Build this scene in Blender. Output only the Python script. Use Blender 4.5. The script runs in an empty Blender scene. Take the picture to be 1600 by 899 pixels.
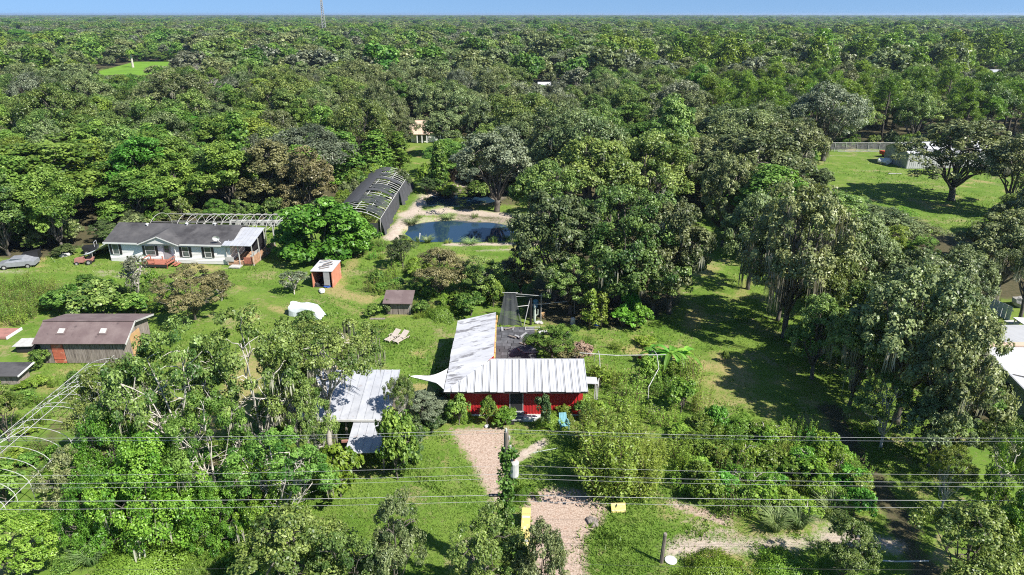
import bpy, math, random
import numpy as np
from mathutils import Vector, Matrix
R = math.radians
SC = bpy.context.scene
COL = SC.collection
# ------------------------------------------------------------------ camera, sky, sun, exposure
PITCH = R(21.83); CAMH = 30.0; FPX = 1600*24/36
cam = bpy.data.objects.new('camera', bpy.data.cameras.new('camera')); COL.objects.link(cam)
cam.location = (0, 0, CAMH); cam.rotation_euler = (math.pi/2-PITCH, 0, 0)
cam.data.lens = 24; cam.data.sensor_width = 36; cam.data.clip_end = 40000; cam.data.clip_start = .5
SC.camera = cam
SUN_EL, SUN_AZ = R(47), R(124)          # azimuth clockwise from +Y (the view direction)
W = bpy.data.worlds.new('World'); SC.world = W; W.use_nodes = True
wn = W.node_tree; bg = wn.nodes['Background']
sky = wn.nodes.new('ShaderNodeTexSky'); sky.sky_type = 'NISHITA'; sky.sun_disc = False
sky.sun_elevation = SUN_EL; sky.sun_rotation = SUN_AZ; sky.altitude = 30
sky.air_density = 1.0; sky.dust_density = 0.2; sky.ozone_density = 1.5
tc_ = wn.nodes.new('ShaderNodeTexCoord'); va_ = wn.nodes.new('ShaderNodeVectorMath'); va_.operation = 'ADD'; va_.inputs[1].default_value = (0, 0, .24)
vn_ = wn.nodes.new('ShaderNodeVectorMath'); vn_.operation = 'NORMALIZE'
wn.links.new(tc_.outputs['Generated'], va_.inputs[0]); wn.links.new(va_.outputs[0], vn_.inputs[0]); wn.links.new(vn_.outputs[0], sky.inputs['Vector'])
gm = wn.nodes.new('ShaderNodeHueSaturation'); gm.inputs['Saturation'].default_value = 1.14
wn.links.new(sky.outputs[0], gm.inputs['Color']); wn.links.new(gm.outputs[0], bg.inputs[0])
bg.inputs[1].default_value = 0.085
sl = bpy.data.lights.new('sun', 'SUN'); sl.energy = 5.0; sl.angle = R(.53); sl.color = (1, .955, .88)
so = bpy.data.objects.new('sun', sl); COL.objects.link(so)
sd = Vector((math.sin(SUN_AZ)*math.cos(SUN_EL), math.cos(SUN_AZ)*math.cos(SUN_EL), math.sin(SUN_EL)))
so.rotation_euler = sd.to_track_quat('Z', 'Y').to_euler(); so.location = (0, 0, 200)
SC.view_settings.view_transform = 'Standard'; SC.view_settings.look = 'None'
SC.view_settings.exposure = 1.02; SC.view_settings.gamma = 1
SC.cycles.max_bounces = 6; SC.cycles.diffuse_bounces = 3; SC.cycles.transparent_max_bounces = 8
SC.cycles.volume_bounces = 0; SC.cycles.use_denoising = False; SC.cycles.filter_width = 1.1; SC.cycles.use_adaptive_sampling = False

# ------------------------------------------------------------------ helpers
def G(px, py, z=0.0):
    """ground (or height z) point seen at photo pixel px, py (1600 px wide)"""
    u = (px-800)/FPX; v = (449.5-py)/FPX
    dx, dy, dz = u, math.cos(PITCH)+v*math.sin(PITCH), -math.sin(PITCH)+v*math.cos(PITCH)
    t = (z-CAMH)/dz
    return Vector((dx*t, dy*t, z))
def zat(py, Y):
    """height of the ray through pixel row py at distance Y"""
    v = (449.5-py)/FPX
    return CAMH + Y*(-math.sin(PITCH)+v*math.cos(PITCH))/(math.cos(PITCH)+v*math.sin(PITCH))
def ppm(Y, z):
    return FPX/(Y*math.cos(PITCH)-(z-CAMH)*math.sin(PITCH))
def PIX(x, y, z):
    f = y*math.cos(PITCH)-(z-CAMH)*math.sin(PITCH); up = y*math.sin(PITCH)+(z-CAMH)*math.cos(PITCH)
    return 800+FPX*x/f, 449.5-FPX*up/f

def tag(o, label=None, cat=None, group=None, kind=None):
    if label: o['label'] = label
    if cat: o['category'] = cat
    if group: o['group'] = group
    if kind: o['kind'] = kind
    return o
def thing(name, label, cat, loc=(0, 0, 0), rz=0.0, group=None):
    o = bpy.data.objects.new(name, None); COL.objects.link(o); o.empty_display_size = .2
    o.location = loc; o.rotation_euler = (0, 0, rz)
    return tag(o, label, cat, group)
def link(name, me, parent=None, mat=None):
    o = bpy.data.objects.new(name, me); COL.objects.link(o)
    if parent is not None: o.parent = parent
    if mat is not None:
        if not me.materials: me.materials.append(mat)
        o.material_slots[0].link = 'OBJECT'; o.material_slots[0].material = mat
    return o
class MB:
    """collects boxes, tubes, sheets; build() links them as one mesh object"""
    def __init__(s): s.v = []; s.f = []
    def add(s, vs, fs):
        n = len(s.v); s.v += [tuple(p) for p in vs]; s.f += [tuple(i+n for i in f) for f in fs]; return s
    def box(s, c, d, M=None):
        x, y, z = (k/2 for k in d)
        P = [Vector((i*x, j*y, k*z)) for k in (-1, 1) for j in (-1, 1) for i in (-1, 1)]
        if M is not None: P = [M @ p for p in P]
        c = Vector(c)
        return s.add([p+c for p in P], [(0, 2, 3, 1), (4, 5, 7, 6), (0, 1, 5, 4), (2, 6, 7, 3), (0, 4, 6, 2), (1, 3, 7, 5)])
    def hexa(s, b, t):
        """solid between two 4-point loops"""
        return s.add(list(b)+list(t), [(3, 2, 1, 0), (4, 5, 6, 7), (0, 1, 5, 4), (1, 2, 6, 5), (2, 3, 7, 6), (3, 0, 4, 7)])
    def slab(s, a, b, c, d, th):
        """sheet a,b,c,d with thickness th below it"""
        a, b, c, d = map(Vector, (a, b, c, d)); n = (b-a).cross(d-a).normalized()*th
        return s.hexa([a-n, b-n, c-n, d-n], [a, b, c, d])
    def tube(s, pts, r, n=6, cap=True):
        pts = [Vector(p) for p in pts]; m = len(pts)
        rs = r if isinstance(r, (list, tuple)) else [r]*m
        V = []; F = []; ref = None
        for i, p in enumerate(pts):
            t = (pts[min(i+1, m-1)]-pts[max(i-1, 0)])
            t = t.normalized() if t.length > 1e-9 else Vector((0, 0, 1))
            if ref is None: ref = Vector((1, 0, 0)) if abs(t.x) < .8 else Vector((0, 1, 0))
            a = (ref-t*ref.dot(t)).normalized(); b = t.cross(a); ref = a
            for k in range(n):
                q = 2*math.pi*k/n
                V.append(p+(a*math.cos(q)+b*math.sin(q))*rs[i])
        for i in range(m-1):
            for k in range(n):
                F.append((i*n+k, i*n+(k+1) % n, (i+1)*n+(k+1) % n, (i+1)*n+k))
        if cap: F.append(tuple(range(n-1, -1, -1))); F.append(tuple((m-1)*n+k for k in range(n)))
        return s.add(V, F)
    def lathe(s, c, prof, n=12):
        c = Vector(c); V = []; F = []
        for r, z in prof:
            for k in range(n):
                q = 2*math.pi*k/n; V.append(c+Vector((r*math.cos(q), r*math.sin(q), z)))
        for i in range(len(prof)-1):
            for k in range(n): F.append((i*n+k, i*n+(k+1) % n, (i+1)*n+(k+1) % n, (i+1)*n+k))
        F.append(tuple(range(n-1, -1, -1))); F.append(tuple((len(prof)-1)*n+k for k in range(n)))
        return s.add(V, F)
    def mesh(s, name, smooth=False):
        me = bpy.data.meshes.new(name); me.from_pydata(s.v, [], s.f); me.update()
        if smooth: me.shade_smooth()
        return me
    def build(s, name, mat, parent=None, smooth=False):
        me = s.mesh(name, smooth); me.materials.append(mat)
        o = bpy.data.objects.new(name, me); COL.objects.link(o)
        if parent is not None: o.parent = parent
        return o
def np_mesh(name, V, Fq, tint=None, nper=4):
    me = bpy.data.meshes.new(name)
    nf = len(Fq)
    me.vertices.add(len(V)); me.vertices.foreach_set('co', np.ascontiguousarray(V, dtype=np.float32).ravel())
    me.loops.add(nf*nper); me.polygons.add(nf)
    me.loops.foreach_set('vertex_index', np.ascontiguousarray(Fq, dtype=np.int32).ravel())
    me.polygons.foreach_set('loop_start', np.arange(nf, dtype=np.int32)*nper)
    if tint is not None:
        a = me.attributes.new('tint', 'FLOAT', 'FACE'); a.data.foreach_set('value', tint.astype(np.float32))
    me.update(calc_edges=True)
    return me

# ------------------------------------------------------------------ materials
def newmat(name):
    m = bpy.data.materials.new(name); m.use_nodes = True
    nt = m.node_tree; return m, nt, nt.nodes['Principled BSDF'], nt.nodes['Material Output']
def N(nt, typ, **kw):
    n = nt.nodes.new(typ)
    for k, v in kw.items():
        if k in n.inputs: n.inputs[k].default_value = v
        else: setattr(n, k, v)
    return n
def mixc(nt, fac, a, b, blend='MIX'):
    n = nt.nodes.new('ShaderNodeMix'); n.data_type = 'RGBA'; n.blend_type = blend
    for i, v in ((0, fac), (6, a), (7, b)):
        if isinstance(v, bpy.types.NodeSocket): nt.links.new(v, n.inputs[i])
        else: n.inputs[i].default_value = v if i == 0 else ((*v, 1) if len(v) == 3 else v)
    return n.outputs[2]
def mth(nt, op, a, b=0.0, clamp=False):
    n = nt.nodes.new('ShaderNodeMath'); n.operation = op; n.use_clamp = clamp
    for i, v in ((0, a), (1, b)):
        if isinstance(v, bpy.types.NodeSocket): nt.links.new(v, n.inputs[i])
        else: n.inputs[i].default_value = v
    return n.outputs[0]
def noise(nt, scale, detail=3, rough=.6, vec=None):
    n = N(nt, 'ShaderNodeTexNoise', Scale=scale, Detail=detail, Roughness=rough)
    if vec is None:
        g = nt.nodes.new('ShaderNodeTexCoord'); vec = g.outputs['Object']
    nt.links.new(vec, n.inputs['Vector'])
    return n.outputs['Fac']
def ramp(nt, fac, lo, hi):
    n = nt.nodes.new('ShaderNodeMapRange'); n.clamp = True
    nt.links.new(fac, n.inputs[0]); n.inputs[1].default_value = lo; n.inputs[2].default_value = hi
    return n.outputs[0]
def leafmat(name, dark, light, rough=.42, trans=.28, spec=.35, hue=.02):
    m, nt, p, out = newmat(name)
    at = N(nt, 'ShaderNodeAttribute', attribute_name='tint')
    oi = nt.nodes.new('ShaderNodeObjectInfo')
    c = mixc(nt, at.outputs['Fac'], dark, light)
    hs = N(nt, 'ShaderNodeHueSaturation'); nt.links.new(c, hs.inputs['Color'])
    nt.links.new(mth(nt, 'MULTIPLY_ADD', oi.outputs['Random'], 2*hue), hs.inputs['Hue'])
    nt.nodes[-1].inputs[2].default_value = .5-hue
    r2 = mth(nt, 'FRACT', mth(nt, 'MULTIPLY', oi.outputs['Random'], 7.31))
    nt.links.new(mth(nt, 'ADD', mth(nt, 'MULTIPLY', r2, .5), .75), hs.inputs['Value'])
    nt.links.new(hs.outputs[0], p.inputs['Base Color'])
    p.inputs['Roughness'].default_value = rough; p.inputs['Specular IOR Level'].default_value = spec
    tr = nt.nodes.new('ShaderNodeBsdfTranslucent'); nt.links.new(mixc(nt, 1.0, hs.outputs[0], (1.25, 1.3, .6), 'MULTIPLY'), tr.inputs[0])
    mx = nt.nodes.new('ShaderNodeMixShader'); mx.inputs[0].default_value = trans
    nt.links.new(p.outputs[0], mx.inputs[1]); nt.links.new(tr.outputs[0], mx.inputs[2]); nt.links.new(mx.outputs[0], out.inputs[0])
    return m
def mat(name, col, rough=.6, col2=None, scale=3.0, lo=.4, hi=.65, metal=0.0, spec=.4, bump=0.0, stretch=None, col3=None, scale3=1.0, lo3=.55, hi3=.7, bumpscale=None, objrand=0.0):
    """plain surface: base colour broken up by one or two noises (weathering, grain)"""
    m, nt, p, out = newmat(name)
    g = nt.nodes.new('ShaderNodeTexCoord'); vec = g.outputs['Object']
    if stretch:
        mp = nt.nodes.new('ShaderNodeMapping'); mp.inputs['Scale'].default_value = stretch; nt.links.new(vec, mp.inputs[0]); vec = mp.outputs[0]
    c = None
    if col2 is None: col2 = tuple(k*.82 for k in col)
    n1 = noise(nt, scale, 5, .65, vec)
    c = mixc(nt, ramp(nt, n1, lo, hi), col, col2)
    if col3 is not None:
        c = mixc(nt, ramp(nt, noise(nt, scale3, 4, .7, vec), lo3, hi3), c, col3)
    if objrand:
        oi = nt.nodes.new('ShaderNodeObjectInfo'); hs = N(nt, 'ShaderNodeHueSaturation')
        nt.links.new(mth(nt, 'ADD', mth(nt, 'MULTIPLY', oi.outputs['Random'], objrand), 1-objrand/2), hs.inputs['Value'])
        nt.links.new(c, hs.inputs['Color']); c = hs.outputs[0]
    nt.links.new(c, p.inputs['Base Color'])
    p.inputs['Roughness'].default_value = rough; p.inputs['Metallic'].default_value = metal; p.inputs['Specular IOR Level'].default_value = spec
    if bump:
        b = N(nt, 'ShaderNodeBump', Strength=bump, Distance=.03)
        nt.links.new(noise(nt, bumpscale or scale*4, 4, .6, vec), b.inputs['Height']); nt.links.new(b.outputs[0], p.inputs['Normal'])
    return m
M = {}
M['oak'] = leafmat('live_oak_leaf', (.060, .092, .030), (.255, .300, .118), rough=.45, trans=.2, spec=.38)
M['oakgreen'] = leafmat('oak_leaf_green', (.050, .104, .017), (.240, .320, .078), rough=.45, trans=.22, spec=.38)
M['laurel'] = leafmat('broad_leaf', (.050, .118, .015), (.215, .330, .062), rough=.5, trans=.3, spec=.3)
M['yellowgreen'] = leafmat('yellow_green_leaf', (.090, .150, .016), (.250, .330, .055), trans=.3)
M['fig'] = leafmat('bright_leaf', (.055, .165, .014), (.190, .400, .055), trans=.3)
M['vine'] = leafmat('vine_leaf', (.070, .165, .014), (.220, .350, .042), trans=.28)
M['pine'] = leafmat('pine_needle', (0.072, 0.138, 0.014), (0.204, 0.312, 0.036), trans=.25)
M['darkbush'] = leafmat('dark_leaf', (.035, .070, .020), (.120, .170, .055), trans=.18)
M['brownbush'] = leafmat('tawny_leaf', (.085, .085, .032), (.235, .215, .095), trans=.2)
M['greybush'] = leafmat('grey_green_leaf', (.085, .105, .062), (.235, .260, .160), trans=.2)
M['weed'] = leafmat('weed_leaf', (.100, .195, .018), (.270, .390, .065), trans=.35)
M['reed'] = leafmat('reed_blade', (.110, .190, .050), (.330, .410, .190), trans=.35)
M['moss'] = leafmat('spanish_moss', (.24, .235, .175), (.47, .455, .355), rough=.9, trans=.3, spec=.05)
M['dry'] = leafmat('dry_stem', (.180, .120, .085), (.340, .250, .190), rough=.9, trans=.1, spec=.05)
M['grass'] = leafmat('grass_blade', (.050, .108, .011), (.185, .262, .052), trans=.3, spec=.2)
M['bark'] = mat('bark', (.13, .115, .095), .9, (.06, .052, .042), 2.5, bump=.4)
M['palebark'] = mat('pale_bark', (.50, .47, .41), .85, (.28, .26, .22), 2.0, bump=.3)
M['deadbark'] = mat('dead_bark', (.40, .375, .33), .9, (.24, .22, .19), 2.0)
# ------------------------------------------------------------------ ground, ponds, soil
def gp(*pts): return [tuple(G(x, y).xy) for x, y in pts]
def segdist(X, Y, poly, closed=False):
    d = np.full(X.shape, 1e9)
    n = len(poly)
    for i in range(n if closed else n-1):
        (ax, ay), (bx, by) = poly[i], poly[(i+1) % n]
        L = (bx-ax)**2+(by-ay)**2+1e-9
        t = np.clip(((X-ax)*(bx-ax)+(Y-ay)*(by-ay))/L, 0, 1)
        d = np.minimum(d, np.hypot(X-ax-t*(bx-ax), Y-ay-t*(by-ay)))
    return d
def inside(X, Y, poly):
    c = np.zeros(X.shape, bool); n = len(poly)
    for i in range(n):
        (ax, ay), (bx, by) = poly[i], poly[(i+1) % n]
        if ay == by: continue
        c ^= ((ay > Y) != (by > Y)) & (X < (bx-ax)*(Y-ay)/(by-ay)+ax)
    return c
def sdist(X, Y, poly):
    d = segdist(X, Y, poly, True); return np.where(inside(X, Y, poly), -d, d)
def wob(X, Y, s=1.0, seed=0):
    """cheap smooth wobble, roughly -1..1"""
    a = seed*1.7
    return (np.sin(X*.9*s+a+1.3*np.sin(Y*.7*s+a))+np.sin(Y*1.1*s-a+1.7*np.sin(X*.5*s-2*a))+np.sin((X+Y)*1.9*s+a)*.6)/2.6
POND = gp((643, 352), (668, 346), (715, 344), (760, 347), (788, 351), (797, 362), (785, 374), (740, 376), (650, 375), (640, 364))
POND2 = gp((668, 322), (672, 306), (700, 301), (755, 303), (775, 314), (725, 322))
def spaced(a, b, lo, hi, step, grow=1.16):
    xs = list(np.arange(lo, hi+1e-6, step)); d = step; x = hi
    while x < b: d *= grow; x += d; xs.append(x)
    d = step; x = lo; pre = []
    while x > a: d *= grow; x -= d; pre.append(x)
    return np.array(pre[::-1]+xs)
gx = spaced(-15000, 15000, -68, 98, .55); gy = spaced(-60, 15000, 24, 165, .55)
GX, GY = np.meshgrid(gx, gy)
def height(X, Y):
    z = .10*wob(X, Y, .12, 1)+.04*wob(X, Y, .5, 2)
    d1 = sdist(X, Y, POND)+.35*wob(X, Y, .9, 3); d2 = sdist(X, Y, POND2)+.35*wob(X, Y, .9, 4)
    d = np.minimum(d1, d2)
    z = np.where((d < 12), z*np.clip(d/12, 0, 1), z)
    berm = .55*np.exp(-((d-2.0)/1.3)**2)*(.7+.5*wob(X, Y, 1.1, 5))
    z = z+np.where(d > 0, np.clip(berm, 0, 1)*(Y > 94.5), 0)
    z = z-.9*np.clip(-(d-.8)/1.5, 0, 1)
    return z*(np.hypot(X, Y) < 400)
GZ = height(GX, GY)
def gz(x, y): return float(height(np.array([float(x)]), np.array([float(y)]))[0])
sand = np.zeros(GX.shape); mulch = np.zeros(GX.shape); dry = np.zeros(GX.shape); litter_shade = np.zeros(GX.shape)
def stroke(A, pts, w, k=1.0, soft=.8, poly=False, seed=0):
    P = gp(*pts)
    d = (sdist(GX, GY, P) if poly else segdist(GX, GY, P)-w) + .45*min(1, w)*wob(GX, GY, 1.3, seed)
    np.maximum(A, k*np.clip(.5-d/soft, 0, 1), out=A)
# sand and dirt
stroke(sand, [(612, 372), (640, 338), (660, 318), (690, 292), (715, 285)], 1.4, .8, 2.0)
stroke(sand, [(640, 336), (700, 333), (770, 336), (830, 345)], 2.2, .75, 2.0)
stroke(sand, [(690, 292), (740, 290), (790, 300)], 1.6, .7, 2.0)
stroke(sand, [(700, 382), (780, 382), (840, 380)], .8, .75, 1.5)
stroke(sand, [(750, 392), (800, 390), (840, 392)], .7, .55, 1.5)
stroke(sand, [(1050, 862), (1110, 852), (1180, 856), (1250, 848), (1320, 842), (1400, 855)], .7, .85, 1.8)
stroke(sand, [(1240, 800), (1330, 835), (1400, 870)], .6, .55, 1.8)
stroke(sand, [(1060, 800), (1090, 822), (1140, 835)], .7, .6, 1.6)
stroke(sand, [(800, 722), (825, 706), (850, 690)], .45, .9, .7)
stroke(sand, [(700, 690), (712, 720), (720, 760)], .2, .5, .7)
stroke(sand, [(700, 860), (735, 845)], .35, .7, .7)
for a, b, w, k in ((165, 425, 1.6, .75), (190, 432, 1.0, .9), (160, 430, .6, .9), (262, 432, .9, .7), (330, 420, .5, .5), (20, 425, 3, .5), (350, 418, .6, .8),
                   (1310, 243, 3, .8), (1350, 240, 2, .6), (1328, 257, 1.5, .8), (1352, 266, 2.2, .9), (1298, 279, 1.2, .7), (1320, 285, 1.5, .5), (1365, 309, 1.2, .5), (1410, 313, 1, .6), (1385, 239, 2.5, .6)):
    stroke(sand, [(a-w*6, b), (a+w*6, b+1)], w*.4, k*(.55 if a > 1200 else .9), 2.4, seed=a)
# leaf strewn drives
stroke(mulch, [(706, 672), (790, 668), (797, 700), (795, 790), (775, 790), (758, 760), (735, 715)], -.1, .95, 2.2, True, 3)
stroke(mulch, [(818, 772), (870, 762), (912, 766), (945, 790), (940, 815), (915, 840), (914, 899), (935, 1000), (845, 1000), (838, 899), (826, 830)], -.1, .95, 2.0, True, 4)
stroke(mulch, [(1052, 790), (1085, 800), (1130, 815)], .6, .8, 1.2)
stroke(mulch, [(1100, 830), (1060, 845)], .5, .5, 1.2)
stroke(mulch, [(1500, 560), (1560, 600)], 4, .5, 1.5)
# worn, yellow grass
for P, w, k in (([(515, 455), (545, 420), (560, 395)], .9, .9), ([(520, 470), (560, 490), (590, 500)], .8, .7), ([(590, 498), (660, 490)], .7, .8), ([(470, 510), (510, 505)], 1.0, .7), ([(400, 575), (380, 600), (350, 660)], 2.0, .9),
                ([(680, 480), (710, 480)], .8, .7), ([(1130, 560), (1160, 590), (1120, 600)], 1.6, .9), ([(1080, 510), (1090, 480)], 1.2, .9), ([(1170, 440), (1150, 470)], 1.0, .7), ([(1100, 630), (1160, 620), (1200, 640)], 1.6, .7), ([(910, 520), (1000, 545)], 1.2, .6),
                ([(690, 690), (705, 760)], .5, .6), ([(950, 640), (1050, 640), (1040, 660)], .9, .6), ([(1000, 590), (980, 600)], .6, .7), ([(60, 600), (95, 585)], 1, .4), ([(1050, 800), (1150, 830), (1250, 830)], 1.5, .6), ([(680, 660), (900, 672)], .7, .7), ([(960, 690), (1010, 690)], 2, .6), ([(60, 425), (300, 425)], 1.0, .5), ([(230, 585), (180, 575)], .5, .5)):
    stroke(dry, P, w, k, 1.6, seed=P[0][0])
FOREST_EDGE = [(-400, 84), (-62, 84), (-60, 88), (-54, 93), (-54, 101), (-29, 101), (-28, 121), (-16, 121), (-15, 117), (2, 117), (4, 97), (23, 97), (24, 112), (31, 112), (32, 76), (34, 62), (37, 46), (40, 36), (400, 20)]
LOT = [(40, 50), (60, 52), (60, 70), (44, 70)]
ex = np.array([p[0] for p in FOREST_EDGE]); ey = np.array([p[1] for p in FOREST_EDGE])
FIELD = [(54, 106), (60, 98), (74, 96), (92, 100), (112, 128), (112, 163), (72, 163), (64, 150)]
YARD = [(-27, 112), (-16, 112), (-15.5, 132), (-18, 166), (-14, 182), (-29, 182), (-26.5, 166), (-24, 132)]
HALL = [(-222, 365), (-186, 365), (-205, 485), (-255, 485)]
OAKS = gp((800, 500), (820, 440), (860, 380), (960, 350), (1080, 380), (1075, 480), (1000, 520), (880, 515))
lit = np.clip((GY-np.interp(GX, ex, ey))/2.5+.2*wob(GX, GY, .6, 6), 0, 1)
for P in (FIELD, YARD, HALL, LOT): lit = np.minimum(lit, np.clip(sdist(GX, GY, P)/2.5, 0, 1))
litter_shade = np.maximum(lit, np.clip(-sdist(GX, GY, OAKS)/2, 0, 1))
stroke(litter_shade, [(1300, 640), (1350, 740), (1400, 800), (1440, 899)], 1.0, .85, 1.0)
stroke(litter_shade, [(200, 780), (300, 740), (420, 740), (520, 720)], 2.5, .8, 1.5)
stroke(litter_shade, [(0, 760), (60, 700), (100, 660)], 1.0, .6, 1.5)
stroke(litter_shade, [(630, 660), (680, 660)], .8, .6, 1.5)
stroke(litter_shade, [(920, 650), (1040, 600), (990, 560)], 1.5, .35, 1.5)
dp_ = np.minimum(sdist(GX, GY, POND), sdist(GX, GY, POND2))
np.maximum(sand, .5*np.clip((3.0-dp_)/2.0+.5*wob(GX, GY, .8, 31), 0, 1)*(GY > 99)*(GX < 9), out=sand); np.maximum(litter_shade, .7*np.clip((5-dp_)/2+.5*wob(GX, GY, .5, 33), 0, 1)*(GY > 102)*(GX > -9)*(GX < 9), out=litter_shade)  # second mask darkens the pond bank: grey soil plus its shade
bn_ = .5*wob(GX, GY, .21, 21)+.55*wob(GX, GY, .63, 22)+.35*wob(GX, GY, 1.7, 23)
np.maximum(dry, np.clip((bn_-.24)*1.9, 0, .95)*(np.hypot(GX, GY) < 300), out=dry)
np.maximum(sand, np.clip((-bn_-.72)*2.2, 0, .55)*(GY < 60)*(GX > -8), out=sand)
def ground_mat():
    m, nt, p, out = newmat('ground_cover')
    at = [N(nt, 'ShaderNodeAttribute', attribute_name=a).outputs['Fac'] for a in ('sand', 'mulch', 'dry', 'litter_shade')]
    n1 = noise(nt, .35, 4, .6); n2 = noise(nt, 2.2, 6, .75); n3 = noise(nt, 9, 5, .7); n4 = noise(nt, .06, 3, .5)
    c = mixc(nt, ramp(nt, n1, .35, .65), (.078, .150, .018), (.132, .205, .034))
    c = mixc(nt, mth(nt, 'MULTIPLY', ramp(nt, n4, .45, .65), .45), c, (.150, .195, .035))
    c = mixc(nt, mth(nt, 'MULTIPLY', ramp(nt, noise(nt, .9, 5, .7), .54, .72), .55), c, (.190, .175, .070))
    c = mixc(nt, mth(nt, 'MULTIPLY', ramp(nt, n2, .5, .68), .8), c, (.055, .100, .016))
    c = mixc(nt, mth(nt, 'MULTIPLY', ramp(nt, n3, .58, .75), .5), c, (.230, .230, .090))
    c = mixc(nt, mth(nt, 'MULTIPLY', ramp(nt, mth(nt, 'ADD', mth(nt, 'MULTIPLY', noise(nt, .22, 5, .7), .6), mth(nt, 'MULTIPLY', n2, .4)), .53, .60), .75), c, (.270, .225, .120))
    def over(c, a, col, k=1.5, w=.35):
        f = ramp(nt, mth(nt, 'ADD', mth(nt, 'MULTIPLY', a, k), mth(nt, 'MULTIPLY', mth(nt, 'SUBTRACT', mth(nt, 'ADD', mth(nt, 'MULTIPLY', n2, .6), mth(nt, 'MULTIPLY', n3, .4)), .5), 2.6)), .5-w+.25, .5+w+.25)
        return mixc(nt, mth(nt, 'MULTIPLY', f, ramp(nt, a, 0.0, .12)), c, col)
    c = over(c, at[2], mixc(nt, n3, (.230, .190, .070), (.330, .260, .130)), 1.0)
    c = over(c, at[3], mixc(nt, ramp(nt, n2, .3, .7), (.045, .048, .022), (.105, .088, .050)), 1.5)  # leaf litter, its colour darkened further for the shade under the trees
    mu = mixc(nt, ramp(nt, n3, .42, .62), (.43, .34, .275), (.25, .175, .13))
    mu = mixc(nt, mth(nt, 'MULTIPLY', ramp(nt, n2, .56, .68), .5), mu, (.27, .13, .08))
    c = over(c, at[1], mu, 1.7, .2)
    c = over(c, at[0], mixc(nt, ramp(nt, n2, .35, .7), (.47, .40, .335), (.27, .215, .16)), 1.5, .25)
    nt.links.new(c, p.inputs['Base Color']); p.inputs['Roughness'].default_value = .95; p.inputs['Specular IOR Level'].default_value = .1
    b = N(nt, 'ShaderNodeBump', Strength=.6, Distance=.08); nt.links.new(n3, b.inputs['Height']); nt.links.new(b.outputs[0], p.inputs['Normal'])
    return m
nx, ny = len(gx), len(gy)
idx = np.arange(nx*ny).reshape(ny, nx)
Fq = np.stack([idx[:-1, :-1], idx[:-1, 1:], idx[1:, 1:], idx[1:, :-1]], -1).reshape(-1, 4)
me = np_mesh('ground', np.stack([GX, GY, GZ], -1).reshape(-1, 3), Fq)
for nm, A in (('sand', sand), ('mulch', mulch), ('dry', dry), ('litter_shade', litter_shade)):
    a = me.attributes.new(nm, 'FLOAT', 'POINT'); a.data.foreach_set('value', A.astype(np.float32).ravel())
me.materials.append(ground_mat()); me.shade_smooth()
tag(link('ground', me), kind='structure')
def lookup(A, x, y):
    return A[np.clip(np.searchsorted(gy, y), 0, ny-1), np.clip(np.searchsorted(gx, x), 0, nx-1)]
# pond water
m, nt, p, out = newmat('pond_water')
p.inputs['Base Color'].default_value = (.014, .034, .060, 1); p.inputs['Roughness'].default_value = .03; p.inputs['IOR'].default_value = 1.45
b = N(nt, 'ShaderNodeBump', Strength=.05, Distance=.05); nt.links.new(noise(nt, 3.0, 2), b.inputs['Height']); nt.links.new(b.outputs[0], p.inputs['Normal'])
M['water'] = m
for P in (POND, POND2):
    c = np.mean(P, 0); V = []
    for x, y in P:
        d = np.array((x, y))-c; d = d*(1+1.6/np.hypot(*d)); V.append((c[0]+d[0], c[1]+d[1], -.16))
    w = bpy.data.meshes.new('pond_water'); w.from_pydata(V, [], [tuple(range(len(V)))][::1]); w.update()
    if w.polygons[0].normal.z < 0: w.flip_normals()
    tag(link('pond_water', w, None, M['water']), kind='structure')
# mown and rough grass blades, dense where the photograph shows lawn
def grass_blades():
    rng = np.random.default_rng(5)
    n = 330000
    # even in the picture, not on the plan: more blades near by
    Y = 1/rng.uniform(1/150, 1/29, n); X = rng.uniform(-.78, .78, n)*Y
    s = lookup(sand, X, Y); mu = lookup(mulch, X, Y); li = lookup(litter_shade, X, Y)
    dw = np.minimum(sdist(X, Y, POND), sdist(X, Y, POND2))
    keep = (rng.uniform(0, 1, n) > np.maximum(np.maximum(s*1.3, mu*1.25), np.maximum(li*1.2, .62*lookup(dry, X, Y)))) & (dw > .8)
    for x0, x1, y0, y1 in ((-5.2, 6, 46.8, 50), (-5.2, 2.4, 50, 63), (-52, -36, 83.5, 89.5)): keep &= ~((X > x0) & (X < x1) & (Y > y0) & (Y < y1))
    X, Y = X[keep], Y[keep]; n = len(X)
    h = rng.uniform(.06, .20, n)*(1+.6*wob(X, Y, .3, 7)+.5*np.clip(wob(X, Y, 1.1, 12)-.35, 0, 1)*3)*(.7+Y/140); w = h*rng.uniform(.25, .5, n)
    a = rng.uniform(0, 6.283, n); lean = rng.normal(0, .45, (n, 2))*h[:, None]
    B = np.stack([X, Y, height(X, Y)-.01], -1)
    d = np.stack([np.cos(a), np.sin(a), np.zeros(n)], -1)*(w[:, None]/2)
    T = B+np.concatenate([lean, h[:, None]], 1)
    V = np.stack([B-d, B+d, T], 1).reshape(-1, 3)
    t = np.clip(.5+.3*wob(X, Y, .25, 8)+rng.normal(0, .22, n)+.5*lookup(dry, X, Y), 0, 1.6)
    me = np_mesh('grass', V, np.arange(3*n).reshape(-1, 3), t, 3)
    me.materials.append(M['grass'])
    tag(link('grass', me), kind='stuff')
grass_blades()
lm = mat('far_lawn', (.13, .25, .025), .95, (.10, .19, .022), .08, spec=.1)
mb = MB(); mb.add([(x, y, .13) for x, y in HALL], [(0, 1, 2, 3)]); tag(mb.build('lawn', lm), kind='structure')
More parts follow.
